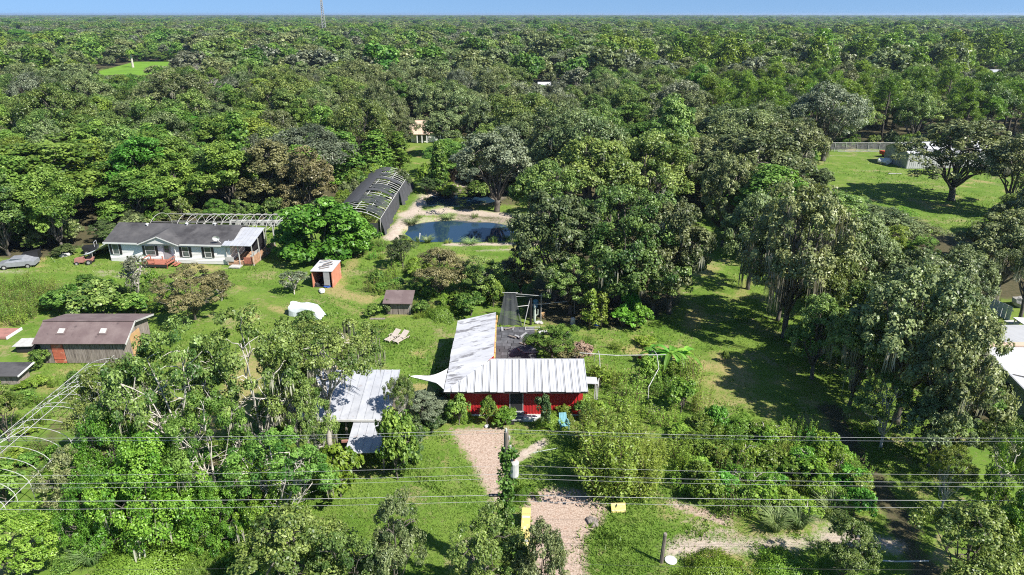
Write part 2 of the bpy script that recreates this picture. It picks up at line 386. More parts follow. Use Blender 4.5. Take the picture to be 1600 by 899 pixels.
# ------------------------------------------------------------------ vegetation: prototypes of each kind, then copies
def unit(v): return v/(np.linalg.norm(v, axis=-1, keepdims=True)+1e-9)
def leaf_quads(C, bias, size, rng, aspect=.62, spread=.9, fold=.18):
    n = len(C)
    nn = unit(bias+rng.normal(0, spread*.85, (n, 3)))
    t = unit(np.cross(nn, rng.normal(0, 1, (n, 3)))); b = np.cross(nn, t)
    s = size*rng.uniform(.65, 1.35, (n, 1))
    f = nn*s*fold
    V = np.stack([C-t*s, C+b*s*aspect+f, C+t*s, C-b*s*aspect+f], 1)
    return V.reshape(-1, 3)
def cloud(centers, radii, per, size, rng, flat=.75, up=.45, outw=None, aspect=.62, spread=.9, tint_c=.3, tint_l=.2):
    k = len(centers)
    C = np.repeat(centers, per, 0); Rr = np.repeat(radii, per)
    d = unit(rng.normal(0, 1, (k*per, 3))); r = rng.uniform(.35, 1, (k*per, 1))**.5
    P = C+d*r*Rr[:, None]*np.array([1, 1, flat])
    bias = d*.8+np.array([0, 0, up])
    if outw is not None: bias = bias+np.repeat(outw, per, 0)*.5
    tint = np.clip(np.repeat(rng.normal(.45, tint_c, k), per)+rng.normal(0, tint_l, k*per), 0, 1.25)
    return leaf_quads(P, bias, size, rng, aspect, spread), tint
def quads_mesh(name, V, tint):
    return np_mesh(name, V, np.arange(len(V)).reshape(-1, 4), tint)
def dome_lobes(rng, n, Rc, z0, z1, low=-.25):
    """lobe centres of a spreading crown between heights z0 and z1"""
    out = []
    zc = z0+(z1-z0)*.38; hz = z1-zc
    while len(out) < n:
        d = rng.normal(0, 1, 3); d /= np.linalg.norm(d)
        if d[2] < low: continue
        f = rng.uniform(.5, .72)
        rl = Rc*rng.uniform(.26, .46)
        p = np.array([d[0]*Rc*f, d[1]*Rc*f, zc+d[2]*max(hz-rl*.55, .3)*rng.uniform(.65, 1.0) if d[2] > 0 else zc+d[2]*(zc-z0)])
        if any(np.linalg.norm((p-q[:3])*[1, 1, 1.2]) < .62*max(rl, q[3]) for q in out): rl *= .7
        out.append(np.array([*p, rl]))
    out.append(np.array([rng.normal(0, Rc*.1), rng.normal(0, Rc*.1), z1-Rc*.36, Rc*.4]))
    return np.array(out)
def lobe_clumps(rng, L, per, rc, zmin, squash=.8):
    C = []; O = []; RR = []
    for p in L:
        for k in range(per):
            d = rng.normal(0, 1, 3); d /= np.linalg.norm(d)
            if d[2] < -.55: d[2] *= -1
            c = p[:3]+d*p[3]*np.array([1, 1, squash])*rng.uniform(.75, 1.08)
            if c[2] < zmin: continue
            if sum(np.linalg.norm(c-q[:3]) < q[3]*.62 for q in L) > 0: continue
            C.append(c); O.append(d); RR.append(rc*rng.uniform(.6, 1.25))
    return np.array(C), np.array(RR), np.array(O)
def limb_pts(a, b, rng, k=5, wig=.1, arch=.15):
    a = np.array(a); b = np.array(b); L = np.linalg.norm(b-a)
    pts = []
    for i in range(k+1):
        t = i/k
        p = a*(1-t)+b*t + np.array([0, 0, arch*L*math.sin(t*math.pi)])
        if 0 < i < k: p = p+rng.normal(0, wig*L/k, 3)
        pts.append(Vector(p))
    return pts
def woody(rng, H, r0, L, fork, twigs=0, tipr=.04, n=6):
    mb = MB(); top = (rng.normal(0, .15), rng.normal(0, .15), fork)
    tr = limb_pts((0, 0, -.2), top, rng, 4, .06, 0)
    mb.tube(tr, [r0*1.35, r0*1.0, r0*.92, r0*.88, r0*.8], 8)
    for p in L:
        s = tr[-1]-Vector((0, 0, rng.uniform(0, fork*.35)))
        pts = limb_pts(s, p[:3], rng, 5, .16, .06)
        rr = r0*rng.uniform(.30, .48)
        mb.tube(pts, [rr*(1-.75*i/5)+tipr*.3 for i in range(6)], n)
        for q in range(twigs):
            i = rng.integers(2, 6); d = rng.normal(0, 1, 3); d[2] = abs(d[2])*.7; d /= np.linalg.norm(d)
            e = np.array(pts[i])+d*p[3]*rng.uniform(.7, 1.15)
            tp = limb_pts(pts[i], e, rng, 3, .2, .05)
            mb.tube(tp, [tipr*1.5, tipr, tipr*.7, tipr*.25], 4)
    return mb.mesh('trunk', True)
def moss_mesh(rng, C, Rr, n, lo=.6, hi=1.8, w=.07):
    """beards of moss: bunches of thin strips under the lower clumps"""
    T = []; V4 = []
    low = np.argsort(C[:, 2]+rng.normal(0, 1.2, len(C)))[:max(len(C)*2//3, 5)]
    for k in range(n):
        i = low[rng.integers(len(low))]
        c = C[i]+rng.normal(0, 1, 3)*Rr[i]*np.array([.6, .6, .3])-np.array([0, 0, Rr[i]*.4]); t = rng.uniform(0, 1); L = rng.uniform(lo, hi)
        for q in range(int(rng.integers(7, 16))):
            ang = rng.uniform(0, 3.14); d = np.array([math.cos(ang), math.sin(ang), 0])*w*rng.uniform(.5, 1.2)
            o = c+rng.normal(0, .22, 3)*[1, 1, .5]; l = L*rng.uniform(.35, 1.1); sw = rng.normal(0, .08, 3)
            m1 = o-np.array([0, 0, l*.5])+sw*.5; e = o-np.array([0, 0, l])+sw
            V4 += [o-d*.5, o+d*.5, m1+d*.6, m1-d*.6, m1-d*.6, m1+d*.6, e+d*.1, e-d*.1]
            T += [t+rng.normal(0, .15)]*2
    return quads_mesh('moss', np.array(V4), np.clip(np.array(T), 0, 1))
PRO = {}
def proto(kind, H, Rc, *parts): PRO.setdefault(kind, []).append(dict(H=H, R=Rc, parts=parts))
def broad(kind, seed, H, Rc, z0, nl, per, leaves, rc, size, leafm, barkm, r0=.3, moss=0, twigs=1, flat=.7, squash=.8, up=1.1, aspect=.62, low=-.25, tipr=.04, mlen=(.6, 1.8)):
    rng = np.random.default_rng(seed)
    L = dome_lobes(rng, nl, Rc, z0, H, low)
    C, Rr, O = lobe_clumps(rng, L, per, rc, z0-.3, squash)
    V, T = cloud(C, Rr, leaves, size, rng, flat, up, O, aspect)
    parts = [('trunk', woody(rng, H, r0, L, max(z0*.75, .4), twigs, tipr), barkm), ('crown', quads_mesh('crown', V, T), leafm)]
    if moss: parts.append(('moss', moss_mesh(rng, C, Rr, moss, *mlen), 'moss'))
    proto(kind, H, Rc, *parts)
# forest kinds
for s in range(2): broad('high_oak', 56+s, 10, 5.0, 5.6, 11, 18, 120, .55, .095, 'oakgreen', 'palebark', .24, moss=40, twigs=5, mlen=(.6, 2.0), low=-.05)
for s in range(2): broad('great_oak', 30+s, 13, 8.6, 2.2, 22, 20, 105, 1.0, .165, 'oak', 'bark', .5, moss=16, twigs=3)
for s in range(4): broad('live_oak', 10+s, 11, 5.6, 2.2, 12, 18, 100, .80, .150, 'oak', 'bark', .38, moss=14, twigs=2)
for s in range(4): broad('broadleaf_tree', 20+s, 12, 4.4, 1.6, 14, 16, 100, .82, .155, 'laurel', 'bark', .25, twigs=1, squash=1.0, low=-.5)
broad('near_great_oak', 33, 12.5, 9.0, 1.6, 26, 24, 110, .80, .14, 'oakgreen', 'bark', .5, moss=16, twigs=3, low=-.6)
# nearer trees: finer leaves, more of them
for s in range(3): broad('near_oak', 40+s, 10, 5.0, 2.4, 12, 13, 125, .55, .095, 'oakgreen', 'palebark', .20, moss=18, twigs=7, tipr=.034, mlen=(.4, 1.3))
for s in range(2): broad('near_live_oak', 50+s, 11, 6.0, 2.8, 16, 21, 88, .66, .14, 'oak', 'bark', .34, moss=16, twigs=4)
for s in range(2): broad('mossy_oak', 58+s, 11, 6.0, 2.8, 15, 20, 80, .66, .14, 'oak', 'bark', .34, moss=75, twigs=4, mlen=(1.2, 3.2))
for s in range(2): broad('young_oak', 60+s, 6, 2.8, 1.2, 10, 16, 120, .38, .068, 'oakgreen', 'bark', .11, twigs=4)
for s in range(2): broad('fig_tree', 64+s, 7, 4.4, .5, 18, 16, 60, .7, .19, 'fig', 'bark', .2, twigs=1, aspect=.8, low=-.9)
for s in range(3): broad('bush', 70+s, 2.0, 1.3, .2, 8, 12, 40, .26, .085, 'darkbush', 'bark', .05, twigs=1, low=-.1)
for s in range(2): broad('thin_bush', 75+s, 2.2, 1.4, .3, 7, 8, 26, .26, .075, 'brownbush', 'deadbark', .05, twigs=4, low=-.1)
def column(kind, seed, H, Rc, n, leaves, rc, size, leafm, taper=.8, fan=False):
    rng = np.random.default_rng(seed)
    z = rng.uniform(.12, .98, n)*H
    rr = Rc*(1-taper*(z/H)**1.6)*np.minimum(1, z/H*4+.35)
    a = rng.uniform(0, 6.283, n); f = rng.uniform(.45, 1, n)
    C = np.stack([np.cos(a)*rr*f, np.sin(a)*rr*f, z], -1)
    O = np.stack([np.cos(a), np.sin(a), np.full(n, .3)], -1)
    V, T = cloud(C, np.full(n, rc)*rng.uniform(.6, 1.2, n), leaves, size, rng, .9, .4, O)
    mb = MB(); mb.tube([(0, 0, -.1), (0, 0, H*.5), (.05, 0, H*.95)], [Rc*.07+.03, Rc*.05+.02, .01], 6)
    for k in range(0, n, 4): mb.tube([(0, 0, z[k]*.9), C[k]], [.03, .01], 4)
    proto(kind, H, Rc, ('trunk', mb.mesh('trunk', True), 'bark'), ('crown', quads_mesh('crown', V, T), leafm))
for s in range(2): column('cypress', 80+s, 14, 2.6, 130, 48, .75, .24, 'laurel', .85)
for s in range(2): column('sapling', 84+s, 3.5, .6, 60, 22, .22, .085, 'yellowgreen', .6)
def pine(seed):
    rng = np.random.default_rng(seed); H = 15
    mb = MB(); mb.tube([(0, 0, -.2), (.1, 0, 5), (0, .1, 10), (0, 0, 14.5)], [.24, .19, .13, .04], 7)
    C = []
    for k in range(46):
        z = rng.uniform(7.5, 14.6); a = rng.uniform(0, 6.283); l = (15.6-z)*.42*rng.uniform(.5, 1)+.5
        e = Vector((math.cos(a)*l, math.sin(a)*l, z+l*.35)); mb.tube([(0, 0, z-.2), e*.5+Vector((0, 0, z*.5-.1)), e], [.05, .035, .015], 4)
        for q in range(3): C.append(np.array(e)*(1-.0)+rng.normal(0, .42, 3))
    C = np.array(C)
    V, T = cloud(C, rng.uniform(.4, .75, len(C)), 44, .30, rng, .8, .5, None, .16, 1.0)
    proto('pine_tree', H, 3.0, ('trunk', mb.mesh('trunk', True), 'bark'), ('crown', quads_mesh('crown', V, T), 'pine'))
for s in range(2): pine(90+s)
def dead(seed):
    rng = np.random.default_rng(seed); mb = MB()
    def grow(p, d, l, r, lev):
        e = p+d*l; m = (p+e)/2+rng.normal(0, .06*l, 3)
        mb.tube([p, m, e], [r, r*.8, r*.55], 4 if lev else 6)
        if lev < 4:
            for k in range(4 if lev else 6):
                nd = d*.7+rng.normal(0, .55, 3); nd[2] = abs(nd[2])*.8+.15; nd /= np.linalg.norm(nd)
                grow(p+(e-p)*rng.uniform(.55, 1), nd, l*rng.uniform(.5, .75), r*.5, lev+1)
    grow(np.array([0, 0, -.1]), np.array([0, .03, 1.]), 3.2, .17, 0)
    z = max(v[2] for v in mb.v)
    proto('dead_tree', z, 3.2, ('trunk', mb.mesh('trunk', True), 'deadbark'))
for s in range(2): dead(95+s)
def blades(kind, seed, n, H, spreadr, w, leafm, arch, stems=0):
    rng = np.random.default_rng(seed); V = []; T = []
    for k in range(n):
        a = rng.uniform(0, 6.283); r = spreadr*rng.uniform(0, 1)**.5*.5; h = H*rng.uniform(.55, 1)
        o = np.array([math.cos(a)*r, math.sin(a)*r, 0]); a2 = a+rng.normal(0, .6)
        d = np.array([math.cos(a2), math.sin(a2), 0]); s = np.array([-d[1], d[0], 0])*w*rng.uniform(.6, 1.2)
        m = o+d*arch*h*.3+[0, 0, h*.65]; e = o+d*arch*h*rng.uniform(.7, 1.1)+[0, 0, h*rng.uniform(.7, 1.0)]
        V += [o-s*.7, o+s*.7, m+s, m-s, m-s, m+s, e+s*.1, e-s*.1]; T += [rng.uniform(.1, .9)]*2
    proto(kind, H, spreadr, ('blades', quads_mesh('blades', np.array(V), np.array(T)), leafm))
for s in range(2): blades('grass_clump', 100+s, 170, 1.5, .5, .02, 'reed', .75)
def plumes(seed, n, H, Rc, per, leafm, size=.05, kind='weed', lean=.1):
    rng = np.random.default_rng(seed); C = []; B = []
    mb = MB()
    for k in range(n):
        a = rng.uniform(0, 6.283); r = Rc*rng.uniform(0, 1)**.5; h = H*rng.uniform(.5, 1)
        o = np.array([math.cos(a)*r*.8, math.sin(a)*r*.8, 0]); e = o*1.25+np.array([rng.normal(0, lean), rng.normal(0, lean), h])
        mb.tube([o, e], [.012, .005], 3)
        t = rng.uniform(.15, 1, per); wd = (.16+.5*(lean > .2))*h/H*(1.15-t)+.03
        an = rng.uniform(0, 6.283, per)
        P = o+(e-o)*t[:, None]+np.stack([np.cos(an)*wd, np.sin(an)*wd, np.zeros(per)], -1)
        C.append(P); B.append(np.stack([np.cos(an)*.5, np.sin(an)*.5, np.full(per, 1.0)], -1))
    C = np.concatenate(C); B = np.concatenate(B)
    V = leaf_quads(C, B, size, rng, .45, .7)
    proto(kind, H, Rc, ('stems', mb.mesh('stems'), 'dry'), ('leaves', quads_mesh('leaves', V, np.clip(rng.normal(.5, .25, len(C)), 0, 1.2)), leafm))
for s in range(3): plumes(110+s, 34, 1.9, .9, 46, 'weed')
for s in range(2): plumes(116+s, 46, 4.0, 1.2, 170, 'yellowgreen', .075, 'feathery_bush', .55)
def mound(seed, H, Rx, Ry, n, size, leafm, kind, drape=6):
    """creeper draped over what stands beneath: a hanging leafy skin with holes"""
    rng = np.random.default_rng(seed)
    u = rng.uniform(0, 6.283, n); v = rng.uniform(0, 1, n)
    bump = 1+.22*np.sin(3*u+seed)+.14*np.sin(7*u+v*5)+.10*np.sin(13*u-9*v)
    z = H*(1-v**1.7)*(1+.12*np.sin(5*u+3*v))
    rr = (v**.6)*bump
    P = np.stack([np.cos(u)*rr*Rx, np.sin(u)*rr*Ry, np.clip(z, .05, None)], -1)+rng.normal(0, .10, (n, 3))
    hole = np.sin(P[:, 0]*1.7+seed)+np.sin(P[:, 1]*1.9+1)+np.sin(P[:, 2]*2.3+2)
    P = P[hole < 1.25]; n = len(P)
    B = unit(P*np.array([1/Rx, 1/Ry, .5/H]))+[0, 0, .4]
    V = leaf_quads(P, B, size, rng, .75, .55)
    mb = MB()
    for k in range(8):
        a = rng.uniform(0, 6.283); mb.tube([(0, 0, 0), (math.cos(a)*Rx*.25, math.sin(a)*Ry*.25, H*.5), (math.cos(a)*Rx*.5, math.sin(a)*Ry*.5, H*.75)], [.1, .06, .03], 5)
    proto(kind, H, max(Rx, Ry), ('stems', mb.mesh('stems', True), 'bark'), ('leaves', quads_mesh('leaves', V, np.clip(.5+.25*np.sin(P[:, 0]*2.3)*np.sin(P[:, 2]*2+1)+rng.normal(0, .22, n), 0, 1.2)), leafm))
for s in range(2): broad('vine_mound', 120+s, 4.4, 3.4, .4, 20, 17, 150, .42, .062, 'vine', 'bark', .12, moss=10, twigs=2, squash=1.1, low=-.95, flat=1.0)
mound(122, .9, 3.0, 2.0, 16000, .05, 'weed', 'ground_cover'); mound(123, .8, 2.2, 1.8, 12000, .05, 'weed', 'ground_cover')

TREES = []      # (x, y, R) of every tree placed by hand, so that the woods keep clear of them
_cnt = {}
def plant(kind, x, y, H=None, Rw=None, label=None, name=None, group=None, cat='tree', mats=None, rz=None, var=None, z=None, parts=None):
    P = PRO[kind]; k = _cnt.get(kind, 0); _cnt[kind] = k+1
    p = P[(k if var is None else var) % len(P)]
    o = thing(name or kind, label, cat, (x, y, gz(x, y) if z is None else z), (k*2.399) % 6.283 if rz is None else rz, group)
    sr = (Rw or p['R'])/p['R']; sh = (H or p['H'])/p['H']
    if kind not in ('ground_cover', 'vine_mound', 'grass_clump'): sr = min(sr, 2.2*sh); sr = max(sr, sh*.45)
    o.scale = (sr, sr, sh)
    for nm, me, mt in p['parts']:
        if parts and nm not in parts: continue
        mt = (mats or {}).get(nm, mt)
        q = link(nm, me, o, M[mt])
        if nm == 'moss': q['kind'] = 'stuff'
    return o
def place(kind, px, pyb, pyt, wpx, label, name=None, mats=None, group=None, cat='tree', var=None, rz=None, parts=None, keep=True, hmax=13.5):
    """tree or bush whose foot is at photo pixel px, pyb, top at row pyt and crown wpx wide"""
    g = G(px, pyb); H = max(zat(pyt, g.y), .3)
    if H > hmax:      # the foot is hidden: stand it where a tree of this height has its top at row pyt
        H = hmax; a = PITCH-math.atan((449.5-pyt)/FPX); g.y = (CAMH-H)/math.tan(a); g.x = (px-800)/ppm(g.y, H*.7)
    Rw = wpx/2/ppm(g.y, H*.6)
    if keep: TREES.append((g.x, g.y, Rw))
    return plant(kind, g.x, g.y, H, Rw, label, name, group, cat, mats, rz, var, None, parts)
# ------------------------------------------------------------------ trees and bushes one by one
OG = dict(crown='oakgreen', trunk='palebark')
# left front group under the wires
place('near_oak', 300, 765, 500, 205, 'broad oak with bare pale limbs sticking out, between the brown shed and the wires', 'oak_tree', var=0)
place('near_oak', 200, 745, 570, 140, 'lower oak with pale limbs and moss beside the white hoop frame', 'oak_tree', var=1)
place('near_oak', 418, 735, 472, 200, 'tall thin-crowned oak standing in front of the white tarp', 'oak_tree', var=2)
place('near_oak', 470, 725, 545, 105, 'lower leafy oak half covering the left of the pale metal roof', 'oak_tree', var=1)
place('near_oak', 502, 748, 588, 80, 'slim oak in front of the left end of the pale metal roof', 'oak_tree', var=2)
place('high_oak', 516, 700, 506, 185, 'dark mossy oak leaning over the pale metal shed roof', 'oak_tree', var=0)
place('near_oak', 450, 835, 672, 190, 'yellowish green oak just below the pale metal shed, crossed by the wires', 'oak_tree', mats=dict(crown='laurel'), var=0)
place('near_oak', 345, 800, 612, 150, 'oak with creeper on its trunk, between the leafy mound and the metal shed', 'oak_tree', mats=dict(crown='laurel'), var=2)
place('high_oak', 632, 690, 590, 50, 'slender oak with a pale trunk at the right edge of the metal roof', 'oak_tree', mats=dict(trunk='palebark'), var=0)
place('young_oak', 128, 825, 705, 95, 'small mossy oak at the near end of the white hoop frame', 'oak_tree', mats=dict(crown='oak'), var=1)
place('young_oak', 15, 690, 600, 80, 'round bright bush behind the white hoop frame', 'round_bush', mats=dict(crown='laurel'), cat='bush', var=0)
place('vine_mound', 255, 835, 700, 190, 'tall bright green creeper mound smothering a dead tree under the wires', 'creeper_mound', cat='creeper', var=0)
place('vine_mound', 345, 845, 765, 110, 'lower creeper mound right of the tallest creeper mound', 'creeper_mound', cat='creeper', var=1)
place('vine_mound', 155, 850, 745, 110, 'creeper mound at the left of the tallest creeper mound, near the hoop frame', 'creeper_mound', cat='creeper', var=0)
place('vine_mound', 425, 830, 735, 120, 'creeper mound below the pale metal shed', 'creeper_mound', cat='creeper', var=0)
place('vine_mound', 190, 790, 660, 120, 'creeper mound behind and left of the tallest creeper mound', 'creeper_mound', cat='creeper', var=1)
place('young_oak', 40, 900, 800, 140, 'yellow green thicket in the bottom left corner', 'thicket', mats=dict(crown='weed'), cat='bush', var=0)
place('bush', 10, 790, 735, 80, 'low bush at the left picture edge under the hoop frame', cat='bush', mats=dict(crown='laurel'))
for i, (a, b, t, w, s, mt, lb) in enumerate(((470, 975, 800, 190, 0, 'oakgreen', 'leftmost of the young oaks along the bottom edge'), (625, 965, 775, 110, 1, 'oak', 'tallest and thinnest young oak along the bottom edge'),
        (768, 975, 800, 135, 1, 'oakgreen', 'young oak hiding the foot of the vine-clad utility pole'), (545, 985, 830, 110, 1, 'oakgreen', 'young oak second from left along the bottom edge'), (845, 990, 815, 60, 0, 'oak', 'small leafy oak shoot beside the yellow barrier'))):
    place('young_oak', a, b, t, w, lb, mats=dict(crown=mt), var=s)
place('bush', 622, 748, 645, 50, 'tall ivy-clad stump right of the metal shed', 'ivy_stump', mats=dict(crown='laurel'), cat='bush', var=0)
place('bush', 530, 775, 698, 90, 'yellow green shrub below the metal shed', mats=dict(crown='vine'), cat='bush', var=1)
place('bush', 640, 720, 668, 70, 'dark shrub left of the mulch drive', cat='bush', var=2)
place('young_oak', 660, 660, 616, 80, 'grey green willowy bush beside the white shade sail', 'willow_bush', mats=dict(crown='greybush'), cat='bush', var=0)
place('bush', 684, 635, 612, 34, 'dark bush under the white shade sail', cat='bush', var=0)
# along the red front
for a, b, t, w, v, mt, lb in ((717, 664, 622, 44, 0, 'laurel', 'dense bush at the left corner of the red wall'), (762, 664, 619, 28, 1, 'laurel', 'narrow bush left of the red house steps'), (848, 668, 619, 32, 2, 'darkbush', 'narrow dark bush right of the red house steps'),
        (790, 662, 640, 45, 0, 'weed', 'low green shrub below the red wall'), (880, 655, 634, 30, 1, 'weed', 'leafy shrub behind the blue chair'), (908, 658, 630, 35, 2, 'laurel', 'shrub at the right corner of the red wall')):
    place('bush', a, b, t, w, lb, mats=dict(crown=mt), cat='bush', var=v)
# back yard bushes
place('young_oak', 630, 418, 368, 52, 'round dark bush in front of the ponds', 'round_bush', mats=dict(crown='darkbush'), cat='bush', var=0)
for a, b, t, w, k, mt, lb in ((688, 465, 388, 90, 'young_oak', 'brownbush', 'large brownish bush behind the small wooden shed'), (752, 470, 400, 80, 'young_oak', 'oakgreen', 'dark green bush left of the black shade net'), (735, 495, 462, 60, 'bush', 'laurel', 'bright leafy bush at the upper end of the grey roof'),
        (815, 460, 388, 80, 'young_oak', 'brownbush', 'brown dark-leaved tree at the edge of the oak grove'), (770, 480, 440, 45, 'bush', 'laurel', 'low bush beside the black shade net'),
        (222, 470, 402, 62, 'thin_bush', 'greybush', 'grey twiggy bush in front of the mobile home'), (305, 500, 418, 110, 'young_oak', 'brownbush', 'large brown bush in the middle of the left yard'), (345, 470, 425, 60, 'thin_bush', 'brownbush', 'thin brown bush joined to the large brown bush'), (160, 492, 440, 90, 'bush', 'oakgreen', 'dark bush behind the brown shed'), (110, 490, 452, 70, 'bush', 'laurel', 'green bush left of the dark bush behind the brown shed'),
        (210, 490, 462, 60, 'bush', 'laurel', 'low green bush over the back roof of the brown shed'), (460, 460, 425, 60, 'thin_bush', 'greybush', 'twiggy bush left of the orange box shed'), (605, 490, 468, 25, 'bush', 'darkbush', 'dark bush against the left side of the small wooden shed'), (585, 495, 478, 30, 'bush', 'laurel', 'low bush left of the small wooden shed'), (660, 492, 474, 30, 'bush', 'laurel', 'low bush right of the small wooden shed'), (478, 507, 486, 32, 'bush', 'oakgreen', 'bush growing in front of the white tarp'),
        (65, 572, 548, 38, 'bush', 'laurel', 'bush at the left foot of the brown shed'), (105, 400, 385, 40, 'bush', 'darkbush', 'dark bush behind the black trailer')):
    place(k, a, b, t, w, lb, mats=dict(crown=mt), cat='bush')
place('fig_tree', 507, 408, 312, 140, 'big vivid green broad-leaved tree right of the mobile home', 'fig_tree', var=0)
place('fig_tree', 560, 398, 345, 70, 'vivid green tree beside the black net hoop house', 'fig_tree', var=1)
place('fig_tree', 458, 400, 348, 60, 'vivid green tree touching the porch roof', 'fig_tree', var=1)
# garden
place('young_oak', 862, 562, 508, 85, 'dense rounded bush beside the dark patio', 'round_bush', mats=dict(crown='laurel'), cat='bush', var=1)
place('bush', 905, 566, 535, 48, 'brown dead-topped bush behind the white metal roof', mats=dict(crown='dry'), cat='bush', var=1)
place('thin_bush', 893, 572, 545, 60, 'dry twiggy bush between the rounded bush and the roof', mats=dict(crown='brownbush'), cat='bush', var=0)
place('sapling', 921, 516, 452, 26, 'yellow green sapling before the dark oak grove', 'yellow_sapling', var=0)
place('sapling', 939, 514, 458, 24, 'shorter yellow green sapling beside the blue barrel', 'yellow_sapling', var=1)
for a, b, t, w, mt, lb in ((972, 512, 485, 50, 'fig', 'bright bush at the foot of the oak grove'), (1000, 512, 478, 40, 'fig', 'leafy bright bush with a climbing vine above it'), (985, 500, 448, 22, 'fig', 'green vine climbing the oak grove edge')):
    place('bush', a, b, t, w, lb, mats=dict(crown=mt), cat='bush')
GP = [(935, 610, 562, 36), (960, 600, 560, 46), (985, 625, 580, 50), (1010, 600, 560, 44), (962, 640, 605, 52), (1000, 655, 628, 50), (935, 655, 615, 44), (1040, 615, 585, 48), (1075, 605, 555, 52), (1062, 645, 596, 60), (1090, 640, 600, 44), (1040, 660, 635, 50), (905, 640, 600, 34), (1110, 660, 640, 40), (930, 590, 550, 30), (1050, 590, 565, 36), (920, 545, 505, 24), (965, 545, 530, 50), (1010, 540, 528, 46), (1075, 580, 560, 40), (880, 645, 625, 30)]
for i, (a, b, t, w) in enumerate(GP):
    if a < 975: t = min(t+14, b-12)
    sd_ = 'left of both garden hoops' if a < 945 else 'between the garden hoops' if a < 1035 else 'right of both garden hoops'
    rw_ = 'behind the rail' if b < 592 else 'mid garden' if b < 630 else 'near garden edge'
    lb = ('tall light green weed ' if i % 3 else 'leafy light green shrub ')+sd_+', '+rw_
    place('weed' if i % 3 else 'bush', a, b, t, w, lb, 'garden_weed', mats=None if i % 3 else dict(crown='weed'), group=lb, cat='weed')
# yellow green feathery thicket by the drive
for a, b, t, w, lb in ((955, 765, 655, 85, 'tall feathery yellow green bush right of the drive'), (990, 765, 690, 70, 'feathery bush right of the tallest feathery one'), (930, 705, 640, 50, 'feathery bush at the right corner of the red house'), (975, 700, 655, 55, 'feathery bush behind the tallest feathery one'), (1015, 725, 690, 40, 'small feathery bush at the edge of the overgrown strip'), (940, 770, 715, 45, 'short feathery bush at the left foot of the tallest one')):
    place('feathery_bush', a, b, t, w, lb, None, cat='bush')
# overgrown strip between drive and lane
rng = np.random.default_rng(77)
OV = gp((1050, 690), (1120, 665), (1260, 680), (1325, 715), (1355, 760), (1355, 800), (1250, 815), (1140, 800), (1060, 770))
n = 0
for i in range(400):
    a, b = rng.uniform(1040, 1360), rng.uniform(665, 815); g = G(a, b)
    if not inside(np.array([g.x]), np.array([g.y]), OV)[0]: continue
    if any((g.x-q[0])**2+(g.y-q[1])**2 < .9 for q in TREES[-60:]): continue
    TREES.append((g.x, g.y, .8)); n += 1
    k = ('bush', 'weed', 'bush', 'thin_bush', 'weed')[n % 5]
    mt = ('weed', 'vine', 'weed', 'fig', 'vine', 'weed', 'yellowgreen', 'vine')[int(rng.integers(8))]
    wd = dict(laurel='dark green', vine='yellowish green', weed='light green', fig='vivid green', yellowgreen='golden green')[mt]+' '+dict(bush='leafy shrub', weed='feathery weed', thin_bush='twiggy shrub')[k]+' '+('beside the drive end' if a < 1140 else 'nearest the lane' if a > 1260 else 'in the middle')+' of the overgrown strip'
    plant(k, g.x, g.y, rng.uniform(1.0, 2.3), rng.uniform(.8, 1.4), wd, 'wild_shrub', wd, 'shrub', dict(crown=mt, leaves=mt))
    if n > 78: break
for a, b, lb in ((1210, 830, 'leftmost of three tall grass clumps beside the sandy verge'), (1248, 826, 'middle one of three tall grass clumps'), (1297, 808, 'tall grass clump nearest the lane'), (145, 880, 'grass clump at the foot of the creeper mound')):
    g = G(a, b); plant('grass_clump', g.x, g.y, 1.6, .6, lb, None, None, 'grass clump')
for a, b, t, w, lb in ((1335, 808, 765, 55, 'bright leafy bush at the corner of the lane'), (1330, 770, 735, 60, 'green bush by the shady lane')):
    place('bush', a, b, t, w, lb, mats=dict(crown='fig'), cat='bush')
place('young_oak', 1312, 910, 812, 96, 'rounded dark bush on the sandy verge, bottom right', 'round_bush', mats=dict(crown='oakgreen'), cat='bush', var=0)
for i, (a, b) in enumerate(((652, 378), (668, 379), (700, 380), (735, 381), (770, 379), (643, 350), (655, 344), (700, 342), (742, 343), (792, 356), (790, 372), (680, 300), (668, 312))):
    g = G(a, b); plant('grass_clump' if i % 2 else 'weed', g.x, g.y, rng.uniform(.6, 1.1), rng.uniform(.5, .9), 'tuft of reeds on the pond bank', 'reed_tuft', 'reeds round the ponds', 'reeds')
# ground covers
for i, (a, b, w, mt, lb) in enumerate(((1120, 899, 130, 'vine', 'low hedge of bright creeper along the bottom edge'), (1225, 897, 110, 'vine', 'low creeper at the right end of the bottom hedge'), (210, 882, 200, 'weed', 'low creeper along the bottom left'), (400, 872, 190, 'weed', 'creeper patch between the mound and the young oaks'), (330, 840, 120, 'weed', 'sunlit creeper patch under the lower mound'), (690, 495, 60, 'weed', 'weeds around the small wooden shed'), (720, 650, 50, 'weed', 'low weeds by the red wall'), (860, 663, 50, 'weed', 'low weeds beside the blue chair'), (540, 900, 120, 'vine', 'creeper under the young oaks'), (820, 778, 40, 'vine', 'creeper at the foot of the utility pole'), (130, 850, 150, 'laurel', 'creeper under the left oaks'))):
    g = G(a, b); plant('ground_cover', g.x, g.y, .7, w/2/ppm(g.y, .5), lb, 'creeper', None, 'creeper', dict(leaves=mt))
